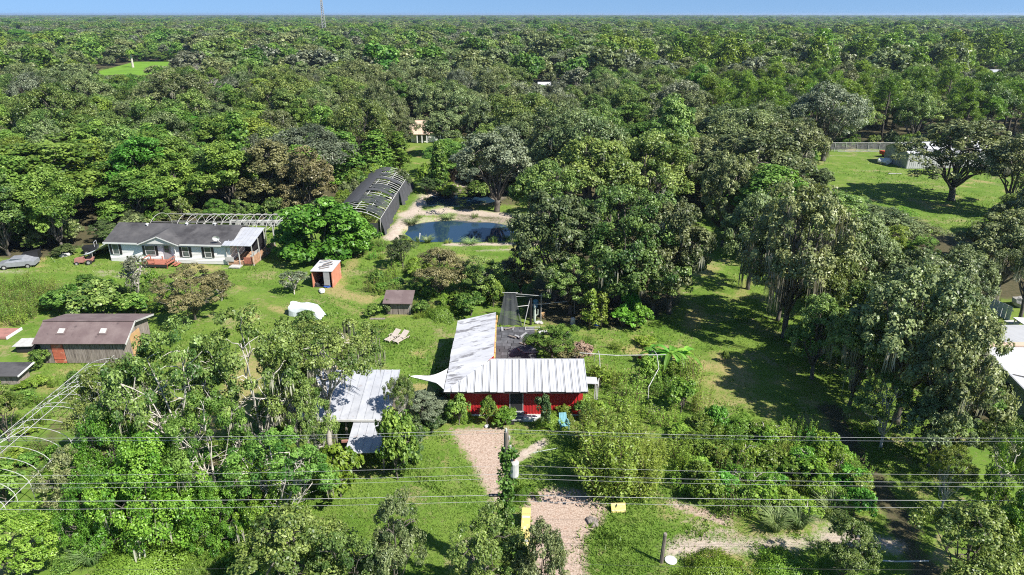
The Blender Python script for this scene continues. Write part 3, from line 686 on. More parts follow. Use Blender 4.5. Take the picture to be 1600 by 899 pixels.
# feathery weeds in yards
rng = np.random.default_rng(3)
def weeds(poly, n, lab, grp, h0, h1, mts=('weed',), kinds=('weed',), dmin=.8):
    P = gp(*poly); xs = [p[0] for p in P]; ys = [p[1] for p in P]; k = 0; T = []
    for i in range(n*20):
        x, y = rng.uniform(min(xs), max(xs)), rng.uniform(min(ys), max(ys))
        if not inside(np.array([x]), np.array([y]), P)[0] or any((x-a)**2+(y-b)**2 < dmin for a, b in T): continue
        T.append((x, y)); k += 1
        mt = mts[int(rng.integers(len(mts)))]
        plant(kinds[k % len(kinds)], x, y, rng.uniform(h0, h1), rng.uniform(.7, 1.2), lab, 'wild_weed', grp, 'weed', dict(leaves=mt, crown=mt))
        if k >= n: break
weeds([(-60, 445), (30, 440), (110, 455), (120, 480), (20, 510), (-60, 520)], 60, 'tall feathery weed in the patch at the left edge', 'feathery weeds at the left edge', 1.2, 2.2)
weeds([(110, 450), (270, 440), (260, 490), (100, 500)], 26, 'weed among the bushes behind the brown shed', 'weeds behind the brown shed', .9, 1.8, ('weed', 'laurel'), ('weed', 'bush'))
weeds([(560, 440), (610, 410), (690, 425), (780, 430), (780, 470), (700, 480), (650, 462), (580, 465)], 60, 'feathery weed between the small shed and the ponds', 'weeds in front of the ponds', .8, 1.8, ('weed', 'weed', 'laurel'), ('weed', 'weed', 'bush'))
weeds([(650, 480), (720, 475), (715, 500), (650, 500)], 10, 'weed at the right of the small wooden shed', 'weeds by the small shed', .4, .8)
weeds([(560, 385), (600, 372), (620, 400), (570, 410)], 9, 'weed beside the round dark bush', 'weeds by the round dark bush', .6, 1.3, ('fig', 'weed'))
weeds([(400, 640), (450, 640), (460, 790), (300, 800), (240, 790)], 26, 'undergrowth bush beneath the left oaks', 'undergrowth below the left oaks', .8, 1.8, ('laurel', 'fig', 'vine'), ('bush', 'bush', 'weed'))
weeds([(40, 600), (130, 600), (90, 760), (0, 760)], 22, 'weed growing inside the white hoop frame', 'weeds inside the hoop frame', .5, 1.4, ('weed', 'laurel', 'vine'), ('weed', 'bush'))
weeds([(620, 660), (690, 660), (660, 690), (625, 740)], 8, 'shrub between the metal shed and the front lawn', 'shrubs by the metal shed', .8, 1.5, ('darkbush', 'laurel'), ('bush',))
# oak grove in the middle
for a, b, t, w, k, v, lb in ((868, 470, 305, 170, 'near_live_oak', 0, 'grey green oak at the left of the central grove'), (965, 470, 288, 240, 'near_great_oak', 0, 'broad front oak in the middle of the central grove'), (1045, 490, 318, 140, 'near_live_oak', 0, 'right front oak of the central grove beside the lane'),
        (890, 492, 400, 110, 'near_live_oak', 1, 'low oak at the left foot of the central grove'), (1010, 400, 205, 180, 'great_oak', 1, 'tall oak at the back of the central grove'), (925, 400, 212, 150, 'live_oak', 1, 'back left oak of the central grove'), (850, 380, 250, 110, 'live_oak', 3, 'grey oak behind the ponds'), (1020, 490, 395, 120, 'near_live_oak', 1, 'lower oak at the right foot of the central grove')):
    place(k, a, b, t, w, lb, 'live_oak', var=v, mats=dict(crown='oakgreen') if v or a == 965 else None)
place('live_oak', 775, 338, 200, 140, 'grey leafy tree standing between the two ponds', 'pond_tree', mats=dict(crown='greybush'), var=0, parts=('trunk', 'crown'))
place('cypress', 688, 302, 218, 36, 'slim green tree behind the small pond', 'pond_tree', mats=dict(crown='laurel'), var=0)
place('dead_tree', 872, 345, 252, 64, 'white dead tree among the grey oaks', 'dead_tree', var=0)
place('dead_tree', 1008, 420, 285, 40, 'grey leafless tree top in the central grove', 'dead_tree', var=1)
# right of the lane
for a, b, t, w, k, v, lb in ((1168, 452, 300, 110, 'near_live_oak', 1, 'low oak closing in on the lane from the right'), (1128, 385, 240, 100, 'near_live_oak', 0, 'oak at the far end of the lane'), (1185, 450, 205, 190, 'near_live_oak', 0, 'big dark oak beside the lane, right of the central grove'), (1252, 540, 288, 185, 'mossy_oak', 1, 'moss-hung oak in front of the far right field'), (1150, 370, 165, 160, 'live_oak', 0, 'oak behind the big dark one by the lane'), (1240, 390, 185, 130, 'live_oak', 1, 'oak at the left edge of the far right field'), (1215, 500, 350, 115, 'near_live_oak', 0, 'mossy oak bending over the lane'), (1330, 500, 340, 120, 'near_live_oak', 1, 'low oak left of the shaded lawn gap'),
        (1400, 660, 420, 210, 'near_live_oak', 0, 'large oak in the middle of the right hand oak mass'), (1465, 720, 490, 165, 'near_live_oak', 1, 'oak overhanging the white building'), (1268, 592, 462, 110, 'near_live_oak', 1, 'low oak on the right side of the sunny lane patch'), (1325, 640, 490, 120, 'mossy_oak', 1, 'left oak of the right hand mass, over the lane'), (1550, 780, 655, 130, 'near_oak', 0, 'oak below the white building'), (1430, 560, 395, 170, 'near_live_oak', 0, 'oak behind the large one in the right hand mass'), (1555, 470, 330, 150, 'near_live_oak', 1, 'oak above the white fence at the right edge'),
        (1610, 430, 270, 150, 'live_oak', 2, 'oak at the right edge beside the metal barn'), (1480, 520, 385, 110, 'near_live_oak', 1, 'grey oak below the lone field tree'), (1600, 370, 205, 130, 'live_oak', 0, 'dark oak right of the lone field tree'), (1375, 700, 590, 120, 'near_oak', 1, 'twiggy oak at the bottom of the right hand mass'), (1450, 730, 620, 130, 'near_live_oak', 0, 'bare-limbed oak above the wires at right'), (1350, 590, 440, 160, 'near_live_oak', 0, 'oak between the lane and the large right hand oak'), (1455, 590, 440, 140, 'near_live_oak', 1, 'broad grey oak in the back of the right hand mass'), (1290, 540, 400, 110, 'near_live_oak', 1, 'low mossy oak at the left foot of the right hand mass')):
    place(k, a, b, t, w, lb, 'live_oak', var=v, mats=dict(crown='oakgreen') if (a//10) % 3 == 0 else None, hmax=15.5 if k == 'mossy_oak' else 13.5)
place('near_live_oak', 1508, 347, 190, 185, 'lone spreading tree on the far right field', 'field_tree', var=0, parts=('trunk', 'crown'))
place('young_oak', 1385, 440, 352, 70, 'yellow tinged small tree at the lower edge of the field', 'small_tree', mats=dict(crown='yellowgreen'), var=0)
place('young_oak', 1430, 450, 370, 80, 'small green tree right of the yellow tinged one', 'small_tree', mats=dict(crown='laurel'), var=1)
for a, b, t, w, lb, k, mt in ((1545, 890, 680, 130, 'vine-covered tree in the lower right corner', 'near_oak', 'vine'), (1485, 950, 790, 170, 'dark tree in the bottom right corner', 'young_oak', 'oakgreen'), (1575, 940, 740, 110, 'bright tree at the very bottom right', 'young_oak', 'vine'), (1470, 800, 700, 90, 'yellow green tree beside the shady lane', 'near_oak', 'yellowgreen'), (1600, 850, 640, 90, 'tree at the right edge crossed by the wires', 'near_oak', 'oakgreen')):
    place(k, a, b, t, w, lb, 'vine_tree' if mt == 'vine' else 'oak_tree', mats=dict(crown=mt))
for a, b, lb in ((1265, 565, 'leftmost bush under the moss-hung oak'), (1285, 540, 'larger bush under the moss-hung oak'), (1240, 545, 'strap-leaved bush by the lane')):
    place('bush', a, b, b-30, 40, lb, mats=dict(crown='fig'), cat='bush')
place('bush', 1132, 565, 548, 14, 'tiny sapling in the sunny patch of the lane', 'yellow_sapling', mats=dict(crown='laurel'))
place('bush', 1128, 663, 642, 24, 'small grey bush at the left of the shady lane', mats=dict(crown='greybush'), cat='bush')
# left: around the mobile home
for a, b, t, w, k, v, mt, lb in ((60, 408, 212, 220, 'broadleaf_tree', 0, 'laurel', 'huge leafy tree left of the mobile home'), (100, 392, 262, 90, 'broadleaf_tree', 1, 'laurel', 'leafy tree touching the left end of the mobile home'), (-25, 415, 230, 150, 'broadleaf_tree', 2, 'laurel', 'leafy tree at the left picture edge above the parked car'), (15, 400, 280, 100, 'broadleaf_tree', 3, 'oakgreen', 'lower tree right behind the parked car'),
        (408, 320, 122, 95, 'cypress', 0, 'yellowgreen', 'tall pointed vine-clad tree in the left woods'), (372, 318, 180, 60, 'cypress', 1, 'laurel', 'pointed tree left of the tallest pointed one'), (432, 335, 222, 110, 'broadleaf_tree', 1, 'brownbush', 'tawny tree behind the greenhouse frame'), (485, 345, 232, 90, 'broadleaf_tree', 2, 'brownbush', 'dull brownish tree left of the black net hoop house'),
        (545, 290, 205, 60, 'cypress', 0, 'laurel', 'pointed bright tree behind the black net hoop house'), (590, 275, 205, 60, 'cypress', 1, 'laurel', 'second pointed bright tree behind the black net hoop house'), (625, 268, 205, 40, 'cypress', 0, 'yellowgreen', 'yellowish pointed tree beside the tan house')):
    place(k, a, b, t, w, lb, 'leafy_tree' if k == 'broadleaf_tree' else 'pointed_tree', mats=dict(crown=mt), var=v)
for a, b, t, w, lb in ((315, 165, 95, 70, 'bleached dead tree crown left of the centre woods'), (345, 170, 115, 50, 'second bleached dead tree beside the first'), (478, 100, 55, 40, 'pale dead tree below the radio mast')):
    place('dead_tree', a, b, t, w, lb, 'dead_tree')

rng0 = np.random.default_rng(8)
# ------------------------------------------------------------------ the woods
SIGHT = [(*G(665, 196, 4.5), 3.5, 40), (*G(860, 132, 4), 6, 60), (*G(990, 207, 4), 3, 25), (*G(1412, 76, 5), 9, 90), (*G(1550, 112, 5), 7, 60), (*G(1535, 122, 4), 5, 60), (-205, 376, .5, 14, 230), (-225, 445, .5, 14, 240), (*G(1340, 236, 1), 9, 40), (*G(1370, 236, 1), 9, 40), (*G(1325, 262, .3), 7, 75), (*G(1355, 300, .3), 7, 60), (*G(1420, 320, .3), 6, 50), (*G(1480, 342, .3), 5, 40), (*G(1540, 335, .3), 5, 40), (*G(1400, 250, 2.5), 6, 60), (*G(1410, 410, .3), 2.5, 30), (*G(665, 215, 1.5), 3.5, 60)]
def clip_h(x, y, H, Rw):
    """lower a tree that would stand in front of one of the roofs seen through the woods"""
    for tx, ty, tz, half, back in SIGHT:
        if y > ty+half*.5 and y < ty+half+4 and abs(x-tx) < half+Rw: continue
        if abs(y-ty) < half+1 and abs(x-tx) < half+Rw*.7: return 0
        if ty-back < y < ty:
            s = y/ty
            if abs(x-tx*s) < half*.9*s+Rw*.75:
                H = min(H, CAMH+(tz-CAMH)*s-.4)
    return H
def allowed(X, Y, pad=1.0):
    ok = Y > np.interp(X, ex, ey)+pad
    for P in (FIELD, YARD, HALL): ok &= sdist(X, Y, P) > pad
    ok &= (X < 36) | (Y > 80)
    return ok
rng = np.random.default_rng(11)
def scatter(y0, y1, step):
    nx_ = int(1.66*y1/step)+2; ny_ = int((y1-y0)/step)+1
    ii, jj = np.meshgrid(np.arange(nx_), np.arange(ny_))
    X = (ii-nx_/2+.5*(jj % 2))*step+rng.uniform(-.42, .42, ii.shape)*step; Y = y0+jj*step+rng.uniform(-.42, .42, ii.shape)*step
    X, Y = X.ravel(), Y.ravel()
    k = (np.abs(X) < .79*Y+6) & (Y < y1) & allowed(X, Y, step*.22)
    return X[k], Y[k]
def species(x, y):
    w = wob(np.array([x]), np.array([y]), .05, 9)[0]; u = rng.uniform()
    if x > 48 and 158 < y < 275 and u < .55: return 'pine_tree'
    if x > 20 and y > 270 and u < .18: return 'pine_tree'
    if u > .985: return 'dead_tree'
    if x < -8 and y < 170: return 'broadleaf_tree' if u < .72 else 'live_oak'
    return 'broadleaf_tree' if u < .30+.28*w else 'live_oak'
def sector(x, y):
    if x < -54 and y < 130: return 'left of the mobile home'
    if x < -12 and y < 150: return 'behind the greenhouse frame'
    if y < 150: return 'behind the ponds and the central grove' if x < 28 else 'beside the far right field'
    if y < 200: return 'left of the tan house' if x < -20 else ('between the tan house and the lane' if x < 50 else 'behind the wire fence of the far field')
    return ('in the farther woods on the left' if x < -60 else 'in the farther woods in the middle' if x < 60 else 'in the farther woods on the right')
WORD = dict(live_oak='grey green live oak', broadleaf_tree='leafy mid green tree', pine_tree='bright yellow green pine', dead_tree='pale leafless tree')
place('high_oak', 1592, 505, 392, 120, 'tall oak over the white fence at the right edge', 'live_oak', mats=dict(crown='oak', trunk='bark'), var=1)
for a, t, w, k, mt, lb in ((1092, 103, 55, 'broadleaf_tree', 'fig', 'vivid green round tree standing out above the woods, centre right'), (917, 50, 30, 'broadleaf_tree', 'yellowgreen', 'yellow green crown far off above the centre woods'), (885, 55, 34, 'broadleaf_tree', 'fig', 'bright crown left of the far yellow green one'), (1125, 48, 60, 'broadleaf_tree', 'yellowgreen', 'bright tall crown far off at centre right'), (1165, 50, 60, 'broadleaf_tree', 'laurel', 'second bright tall crown far off at centre right'), (1224, 52, 30, 'pine_tree', 'pine', 'lone bright pine crown far off at right'),
        (1040, 155, 90, 'broadleaf_tree', 'oakgreen', 'big rounded green crown above the central grove'), (700, 78, 120, 'great_oak', 'oak', 'huge grey oak crown in the middle of the far woods'), (560, 92, 110, 'great_oak', 'oak', 'dark broad oak crown left of the huge grey one'), (905, 72, 120, 'great_oak', 'greybush', 'pale grey broad crown in the far woods at centre'), (1300, 130, 130, 'great_oak', 'greybush', 'pale grey broad crown left of the far barn woods'), (30, 45, 60, 'broadleaf_tree', 'fig', 'bright green crown at the upper left edge'), (108, 46, 40, 'broadleaf_tree', 'fig', 'bright flat crown right of the upper left one'), (340, 30, 22, 'broadleaf_tree', 'yellowgreen', 'small yellow crown near the horizon at left'), (270, 110, 130, 'great_oak', 'oak', 'broad oak crown right of the far bright lawn'), (80, 130, 130, 'great_oak', 'oakgreen', 'broad dark crown at left below the far bright lawn')):
    place(k, a, 300, t, w, lb, 'live_oak' if k == 'great_oak' else None, mats=dict(crown=mt), hmax=16.5)
for i in range(16):
    x = -268+i*4.6; y = 488+(i % 3)*3 if i > 3 else 470+i*6
    plant('broadleaf_tree', x, y, rng0.uniform(7, 10), 4.5, 'leafy tree on the back edge of the far bright lawn', None, 'trees behind the far bright lawn', 'tree', dict(crown='laurel' if i % 2 else 'oakgreen'), z=-1.6); TREES.append((x, y, 3))
place('live_oak', 697, 245, 172, 80, 'dark oak half hiding the right side of the tan house', 'live_oak', var=1, hmax=11)
place('live_oak', 628, 240, 178, 60, 'oak at the left end of the tan house', 'live_oak', var=2, hmax=11)
X1, Y1 = scatter(84, 150, 7.4); X2, Y2 = scatter(150, 262, 9.0); X = np.concatenate([X1, X2]); Y = np.concatenate([Y1, Y2])
o = np.argsort(Y); nk = {}
for x, y in zip(X[o], Y[o]):
    k = species(x, y)
    if k == 'live_oak' and rng.uniform() < .42: k = 'great_oak'
    H = rng.uniform(8.0, 13.5); Rw = rng.uniform(4.2, 6.6)
    if k == 'great_oak': H = rng.uniform(11, 15.5); Rw = rng.uniform(6.5, 9.5)
    if k == 'pine_tree': H *= 1.2; Rw *= .65
    if any((x-a)**2+(y-b)**2 < (.52*(Rw+r))**2 for a, b, r in TREES): continue
    if k == 'dead_tree': H, Rw = 7.5, 2.6
    if k == 'great_oak' and clip_h(x, y, H, Rw) < H-1: k = 'live_oak'; H, Rw = min(H, 12), 5.0
    H = clip_h(x, y, H, Rw)
    if -17 < x < 2 and y < 138: H = min(H, (y-101)*.27)
    if H < 2.5: continue
    TREES.append((x, y, Rw*(.8 if k == 'great_oak' else .35))); nk[k] = nk.get(k, 0)+1
    mats = {}
    u = rng.uniform()
    if 'oak' in k and u < .34: mats = dict(crown='oakgreen')
    if 'oak' in k and u > .88: mats = dict(crown='greybush')
    if k == 'broadleaf_tree': mats = dict(crown='laurel' if u < .66 else 'yellowgreen' if u < .74 else 'oakgreen' if u < .93 else 'fig')
    s = sector(x, y)
    tone = dict(laurel='mid green', yellowgreen='yellow green', oakgreen='dark green', fig='vivid green', greybush='pale grey').get(mats.get('crown'), 'grey green' if 'oak' in k else '')
    wd = (tone+' '+dict(live_oak='live oak', great_oak='broad live oak', broadleaf_tree='leafy tree', pine_tree='bright pine', dead_tree='pale leafless tree')[k]+' '+s).strip()
    plant(k, x, y, H, Rw, wd, 'live_oak' if k == 'great_oak' else None, wd, 'tree', mats)
print('woods', nk)
# skirts of low growth along the edges of the woods
E_ = [(-64, 89, -57, 93), (-80, 88, -62, 91), (-64, 87, -110, 84), (-53, 100.5, -29, 100.5), (-28, 104, -28, 121), (-29, 121.5, -17, 121.5), (-15, 119, 2, 118), (-15, 122, -13, 170), (-27, 125, -28, 170), (72, 163.5, 112, 163.5), (54, 104, 61, 97), (54, 106, 64, 152), (64, 152, 71, 162), (62, 97, 90, 98), (33, 80, 33, 110), (24, 112, 31, 112), (8, 98, 22, 99), (112, 130, 112, 163), (-54, 101, -56, 92), (36, 60, 33, 76), (38, 46, 36, 60), (40, 37, 38, 46)]
for ax_, ay_, bx_, by_ in E_:
    Ls = math.hypot(bx_-ax_, by_-ay_)
    for i in range(int(Ls/1.7)+1):
        t = (i+rng.uniform(0, .8))*1.7/Ls; x, y = ax_+(bx_-ax_)*t+rng.normal(0, .8), ay_+(by_-ay_)*t+abs(rng.normal(0, 1.0))
        H = clip_h(x, y, rng.uniform(1.8, 4.2), 2)
        if H < 1: continue
        plant('young_oak' if rng.uniform() < .6 else 'bush', x, y, H, rng.uniform(1.3, 2.3), 'low shrub on the edge of the woods '+sector(x, y), 'edge_shrub', 'shrubs along the edge of the woods '+sector(x, y), 'shrub', dict(crown=('laurel', 'oakgreen', 'laurel', 'oak', 'weed', 'darkbush')[int(rng.integers(6))]))
# farther woods: one mass of many thousand crowns
def lod(kind, seed, n, Rc, H, size, leafm, aspect=.65):
    r = np.random.default_rng(seed)
    L = dome_lobes(r, 9, Rc, H*.25, H, -.1)
    C, Rr, O = lobe_clumps(r, L, 9, 1.0, H*.15, .9)
    V, T = cloud(C, Rr, max(int(n/len(C)), 6), size, r, .75, .5, O, aspect)
    me = quads_mesh('crown', V, T); me.materials.append(M[leafm]); return me
LODS = [lod('a', 200, 2400, 5.4, 11, .36, 'oak'), lod('b', 201, 2400, 5.4, 10, .36, 'oak'), lod('c', 202, 2400, 5, 11, .36, 'oakgreen'), lod('d', 203, 2400, 4.6, 12, .36, 'laurel'), lod('e', 204, 1500, 4.4, 11, .42, 'laurel'), lod('f', 205, 1100, 3.2, 14, .5, 'pine', .3), lod('g', 206, 2000, 5.2, 10, .38, 'greybush'), lod('h', 207, 2000, 4.8, 12, .38, 'yellowgreen')]
fx, fy, fs, fh = [], [], [], []
for y0, y1, st, sc in ((262, 620, 10.0, 1.25), (620, 1500, 15, 1.8), (1500, 4200, 26, 2.9), (4200, 12000, 60, 6.0)):
    X, Y = scatter(y0, y1, st)
    fx.append(X); fy.append(Y); fs.append(np.full(len(X), sc))
fx, fy, fs = map(np.concatenate, (fx, fy, fs)); n = len(fx)
big = rng.uniform(0, 1, n)**2.4*1.25
H = .75+.65*big+rng.uniform(-.1, .1, n)+.12*wob(fx, fy, .012, 5); rad = fs*(.62+.75*big)*rng.uniform(.9, 1.1, n)
H = np.where(rng.uniform(0, 1, n) > .98, H*1.2, H)
keep = np.ones(n, bool)
for i in np.where(fy < 620)[0]:
    h = clip_h(fx[i], fy[i], 11*H[i], 5*rad[i]); H[i] = h/11; keep[i] = h > 2.5
w = wob(fx, fy, .02, 9)+.5*wob(fx, fy, .006, 3)
u = rng.uniform(0, 1, n)
kind = np.where(u < .30, 0, np.where(u < .52, 1, np.where(u < .68, 2, np.where(u < .80, 3, np.where(u < .90, 4, 6)))))
kind = np.where((w > .45) & (u < .6), 3, kind)
kind = np.where((fx > 30) & (u > .86), 5, kind); kind = np.where((fx > 60) & (fy < 380) & (u > .5), 5, kind); kind = np.where((w > .8) & (u > .75), 5, kind)
w2 = wob(fx, fy, .011, 14)+.6*wob(fx, fy, .035, 15)
kind = np.where((w2 > .62) & (u > .35), 7, kind); kind = np.where((w2 < -.62) & (u > .4), 6, kind); kind = np.where((w2 < -.35) & (u < .3), 0, kind)
fx, fy, rad, H, kind = fx[keep], fy[keep], rad[keep], H[keep], kind[keep]; n = len(fx)
me = bpy.data.meshes.new('forest'); me.vertices.add(n); me.vertices.foreach_set('co', np.stack([fx, fy, np.zeros(n)], -1).astype(np.float32).ravel())
for nm, tp, A in (('kind', 'INT', kind.astype(np.int32)), ('turn', 'FLOAT', rng.uniform(0, 6.28, n).astype(np.float32))):
    a = me.attributes.new(nm, tp, 'POINT'); a.data.foreach_set('value', A)
a = me.attributes.new('size', 'FLOAT_VECTOR', 'POINT'); a.data.foreach_set('vector', np.stack([rad, rad, H*np.maximum(1, 1)], -1).astype(np.float32).ravel())
fo = tag(link('forest', me), kind='stuff')
pc = bpy.data.collections.new('forest_kinds')
for i, ml in enumerate(LODS): pc.objects.link(bpy.data.objects.new('forest_crown_%s' % 'abcdefgh'[i], ml))
ng = bpy.data.node_groups.new('forest', 'GeometryNodeTree')
ng.interface.new_socket('Geometry', in_out='INPUT', socket_type='NodeSocketGeometry'); ng.interface.new_socket('Geometry', in_out='OUTPUT', socket_type='NodeSocketGeometry')
gi = ng.nodes.new('NodeGroupInput'); go = ng.nodes.new('NodeGroupOutput')
iop = ng.nodes.new('GeometryNodeInstanceOnPoints'); ci = ng.nodes.new('GeometryNodeCollectionInfo')
ci.inputs['Collection'].default_value = pc; ci.inputs['Separate Children'].default_value = True; ci.inputs['Reset Children'].default_value = True
def attr(nm, typ):
    a = ng.nodes.new('GeometryNodeInputNamedAttribute'); a.data_type = typ; a.inputs['Name'].default_value = nm
    return [s for s in a.outputs if s.enabled][0]
ng.links.new(gi.outputs[0], iop.inputs['Points']); ng.links.new(ci.outputs[0], iop.inputs['Instance'])
iop.inputs['Pick Instance'].default_value = True
ng.links.new(attr('kind', 'INT'), iop.inputs['Instance Index']); ng.links.new(attr('size', 'FLOAT_VECTOR'), iop.inputs['Scale'])
cx = ng.nodes.new('ShaderNodeCombineXYZ'); ng.links.new(attr('turn', 'FLOAT'), cx.inputs[2]); ng.links.new(cx.outputs[0], iop.inputs['Rotation'])
ng.links.new(iop.outputs[0], go.inputs[0])
md = fo.modifiers.new('crowns', 'NODES'); md.node_group = ng
print('forest', n)
# ------------------------------------------------------------------ air: far woods fade a little
m = bpy.data.materials.new('haze'); m.use_nodes = True; nt = m.node_tree
for q in list(nt.nodes):
    if q.type == 'BSDF_PRINCIPLED': nt.nodes.remove(q)
pv = nt.nodes.new('ShaderNodeVolumePrincipled'); pv.inputs['Color'].default_value = (.62, .78, 1, 1); pv.inputs['Density'].default_value = .00009; pv.inputs['Anisotropy'].default_value = .3
nt.links.new(pv.outputs[0], [q for q in nt.nodes if q.type == 'OUTPUT_MATERIAL'][0].inputs['Volume'])
hz = MB().box((0, 7400, 17.0), (31000, 16000, 38)).build('haze', m); tag(hz, kind='stuff')
# ------------------------------------------------------------------ materials of the built things
M['white_metal'] = mat('white_metal', (.44, .445, .455), .5, (.36, .36, .37), .9, .45, .75, spec=.5, stretch=(3, .6, 1), col3=(.42, .38, .35), scale3=5, lo3=.62, hi3=.8, objrand=.10)
M['grey_roof'] = mat('patched_roof', (.52, .52, .535), .7, (.40, .40, .415), .8, .4, .7, col3=(.19, .185, .19), scale3=.9, lo3=.53, hi3=.62, stretch=(.55, 1.6, 1), objrand=.08)
M['seam'] = mat('roof_seam', (.30, .27, .25), .7)
M['pale_metal'] = mat('pale_metal', (.36, .37, .395), .5, (.29, .30, .325), 1.2, .45, .7, spec=.5, col3=(.25, .17, .13), scale3=2.2, lo3=.63, hi3=.75, objrand=.1)
M['red'] = mat('red_siding', (.46, .022, .026), .6, (.36, .02, .022), 1.5, .4, .65, spec=.3, col3=(.30, .035, .03), scale3=3.5, stretch=(1, 1, .5))
M['red_dark'] = mat('red_trim', (.36, .02, .02), .55)
M['yellow_wood'] = mat('yellow_board', (.60, .40, .13), .8, (.35, .22, .10), 3)
M['white'] = mat('white_paint', (.56, .56, .55), .5, (.62, .61, .59), 1.6, .5, .75)
M['siding'] = mat('white_siding', (.78, .765, .74), .55, (.62, .605, .58), .7, .45, .7, stretch=(.3, 1, 4))
M['shingle'] = mat('dark_shingle', (.055, .053, .055), .9, (.090, .086, .086), .6, .4, .7, bump=.3, bumpscale=14, col3=(.034, .032, .034), scale3=.35, lo3=.5, hi3=.65)
M['brown_shingle'] = mat('brown_shingle', (.115, .082, .080), .9, (.160, .122, .116), .7, .4, .65, bump=.3, bumpscale=14, col3=(.075, .055, .055), scale3=1.3, lo3=.6, hi3=.7)
M['tan_shingle'] = mat('tan_shingle', (.50, .37, .28), .9, (.42, .31, .23), .8, bump=.3, bumpscale=10)
M['dark'] = mat('dark_interior', (.02, .02, .022), .8)
M['glass'] = mat('window_glass', (.05, .06, .065), .08, (.10, .12, .12), 2, spec=.6)
M['black'] = mat('black_paint', (.018, .018, .020), .5)
M['grey'] = mat('grey_paint', (.30, .30, .31), .6)
M['wood'] = mat('weathered_wood', (.26, .225, .195), .9, (.13, .108, .09), 2.0, .4, .65, stretch=(5, 5, .7), col3=(.065, .052, .048), scale3=.9, lo3=.55, hi3=.68)
M['plywood'] = mat('plywood', (.46, .29, .14), .8, (.34, .21, .10), 1.6)
M['reddoor'] = mat('faded_red_door', (.42, .115, .065), .75, (.30, .085, .05), 2.5, col3=(.45, .26, .18), scale3=1.6)
M['orange'] = mat('orange_wall', (.50, .20, .125), .75, (.40, .16, .10), 1.2, col3=(.52, .32, .24), scale3=1.0)
M['deckred'] = mat('red_deck', (.36, .13, .085), .8, (.26, .09, .06), 3)
M['deckwood'] = mat('porch_board', (.40, .24, .15), .8, (.30, .17, .10), 3)
M['net'] = None
M['tarp'] = mat('white_tarp', (.56, .61, .61), .6, (.42, .47, .48), 1.2, bump=.3, bumpscale=3)
M['sail'] = mat('sail_cloth', (.70, .69, .66), .8, (.62, .61, .58), .8)
M['paver'] = mat('dark_paver', (.060, .062, .068), .85, (.10, .10, .108), 1.5, objrand=.7)
M['pipe'] = mat('white_pipe', (.46, .46, .44), .5, (.30, .30, .285), 1.0)
M['pipe_grey'] = mat('galvanised_pipe', (.36, .36, .35), .5, (.24, .24, .23), 1.0)
M['greypipe'] = mat('dull_pipe', (.36, .355, .34), .6, (.24, .235, .22), 1.0)
M['polewood'] = mat('pole_wood', (.16, .135, .115), .9, (.09, .075, .06), 2, stretch=(4, 4, .5))
M['wire'] = mat('wire', (.36, .36, .36), .5)
M['wire_dark'] = mat('dark_wire', (.06, .06, .06), .6)
M['yellow'] = mat('yellow_panel', (.45, .37, .13), .7, (.50, .40, .12), 2, col3=(.62, .55, .38), scale3=2.5)
M['blue'] = mat('blue_plastic', (.17, .37, .43), .5)
M['bluebarrel'] = mat('blue_barrel', (.03, .09, .35), .45)
M['beige'] = mat('beige_plastic', (.46, .40, .34), .6)
M['palegreen'] = mat('pale_green_wall', (.40, .46, .40), .7)
M['barnwall'] = mat('barn_wall', (.42, .42, .41), .55, (.34, .34, .335), .6, stretch=(2, 2, .3))
M['redpaint'] = mat('red_paint', (.45, .035, .025), .45)
M['rust'] = mat('rusty_body', (.34, .16, .13), .7, (.24, .12, .10), 2)
M['car'] = mat('shaded_silver_car', (.24, .25, .27), .3, spec=.6)  # silver paint set darker to carry the shade of the trees
M['rubber'] = mat('rubber', (.015, .015, .016), .8)
M['stone'] = mat('concrete', (.42, .41, .39), .9, (.32, .31, .29), 2)
def netmat(name, col, op):
    m, nt, p, out = newmat(name)
    p.inputs['Base Color'].default_value = (*col, 1); p.inputs['Roughness'].default_value = .9; p.inputs['Specular IOR Level'].default_value = .15
    t = nt.nodes.new('ShaderNodeBsdfTransparent'); mx = nt.nodes.new('ShaderNodeMixShader')
    f = mth(nt, 'ADD', mth(nt, 'MULTIPLY', ramp(nt, noise(nt, 1.4, 4), .35, .7), .22), op-.15, True)
    nt.links.new(f, mx.inputs[0]); nt.links.new(t.outputs[0], mx.inputs[1]); nt.links.new(p.outputs[0], mx.inputs[2]); nt.links.new(mx.outputs[0], out.inputs[0])
    return m
M['net'] = netmat('black_shade_net', (.060, .062, .068), 1.1)
M['thin_net'] = netmat('thin_shade_net', (.05, .055, .058), .8)
M['chain'] = netmat('chain_link', (.35, .35, .35), .35)
V3 = Vector
def sub(name, mb, mt, par, lab=None):
    o = mb.build(name, M[mt], par)
    if lab: o['label'] = lab
    return o
def stuffpart(name, mb, mt, par):
    o = mb.build(name, M[mt], par); o['kind'] = 'stuff'; return o
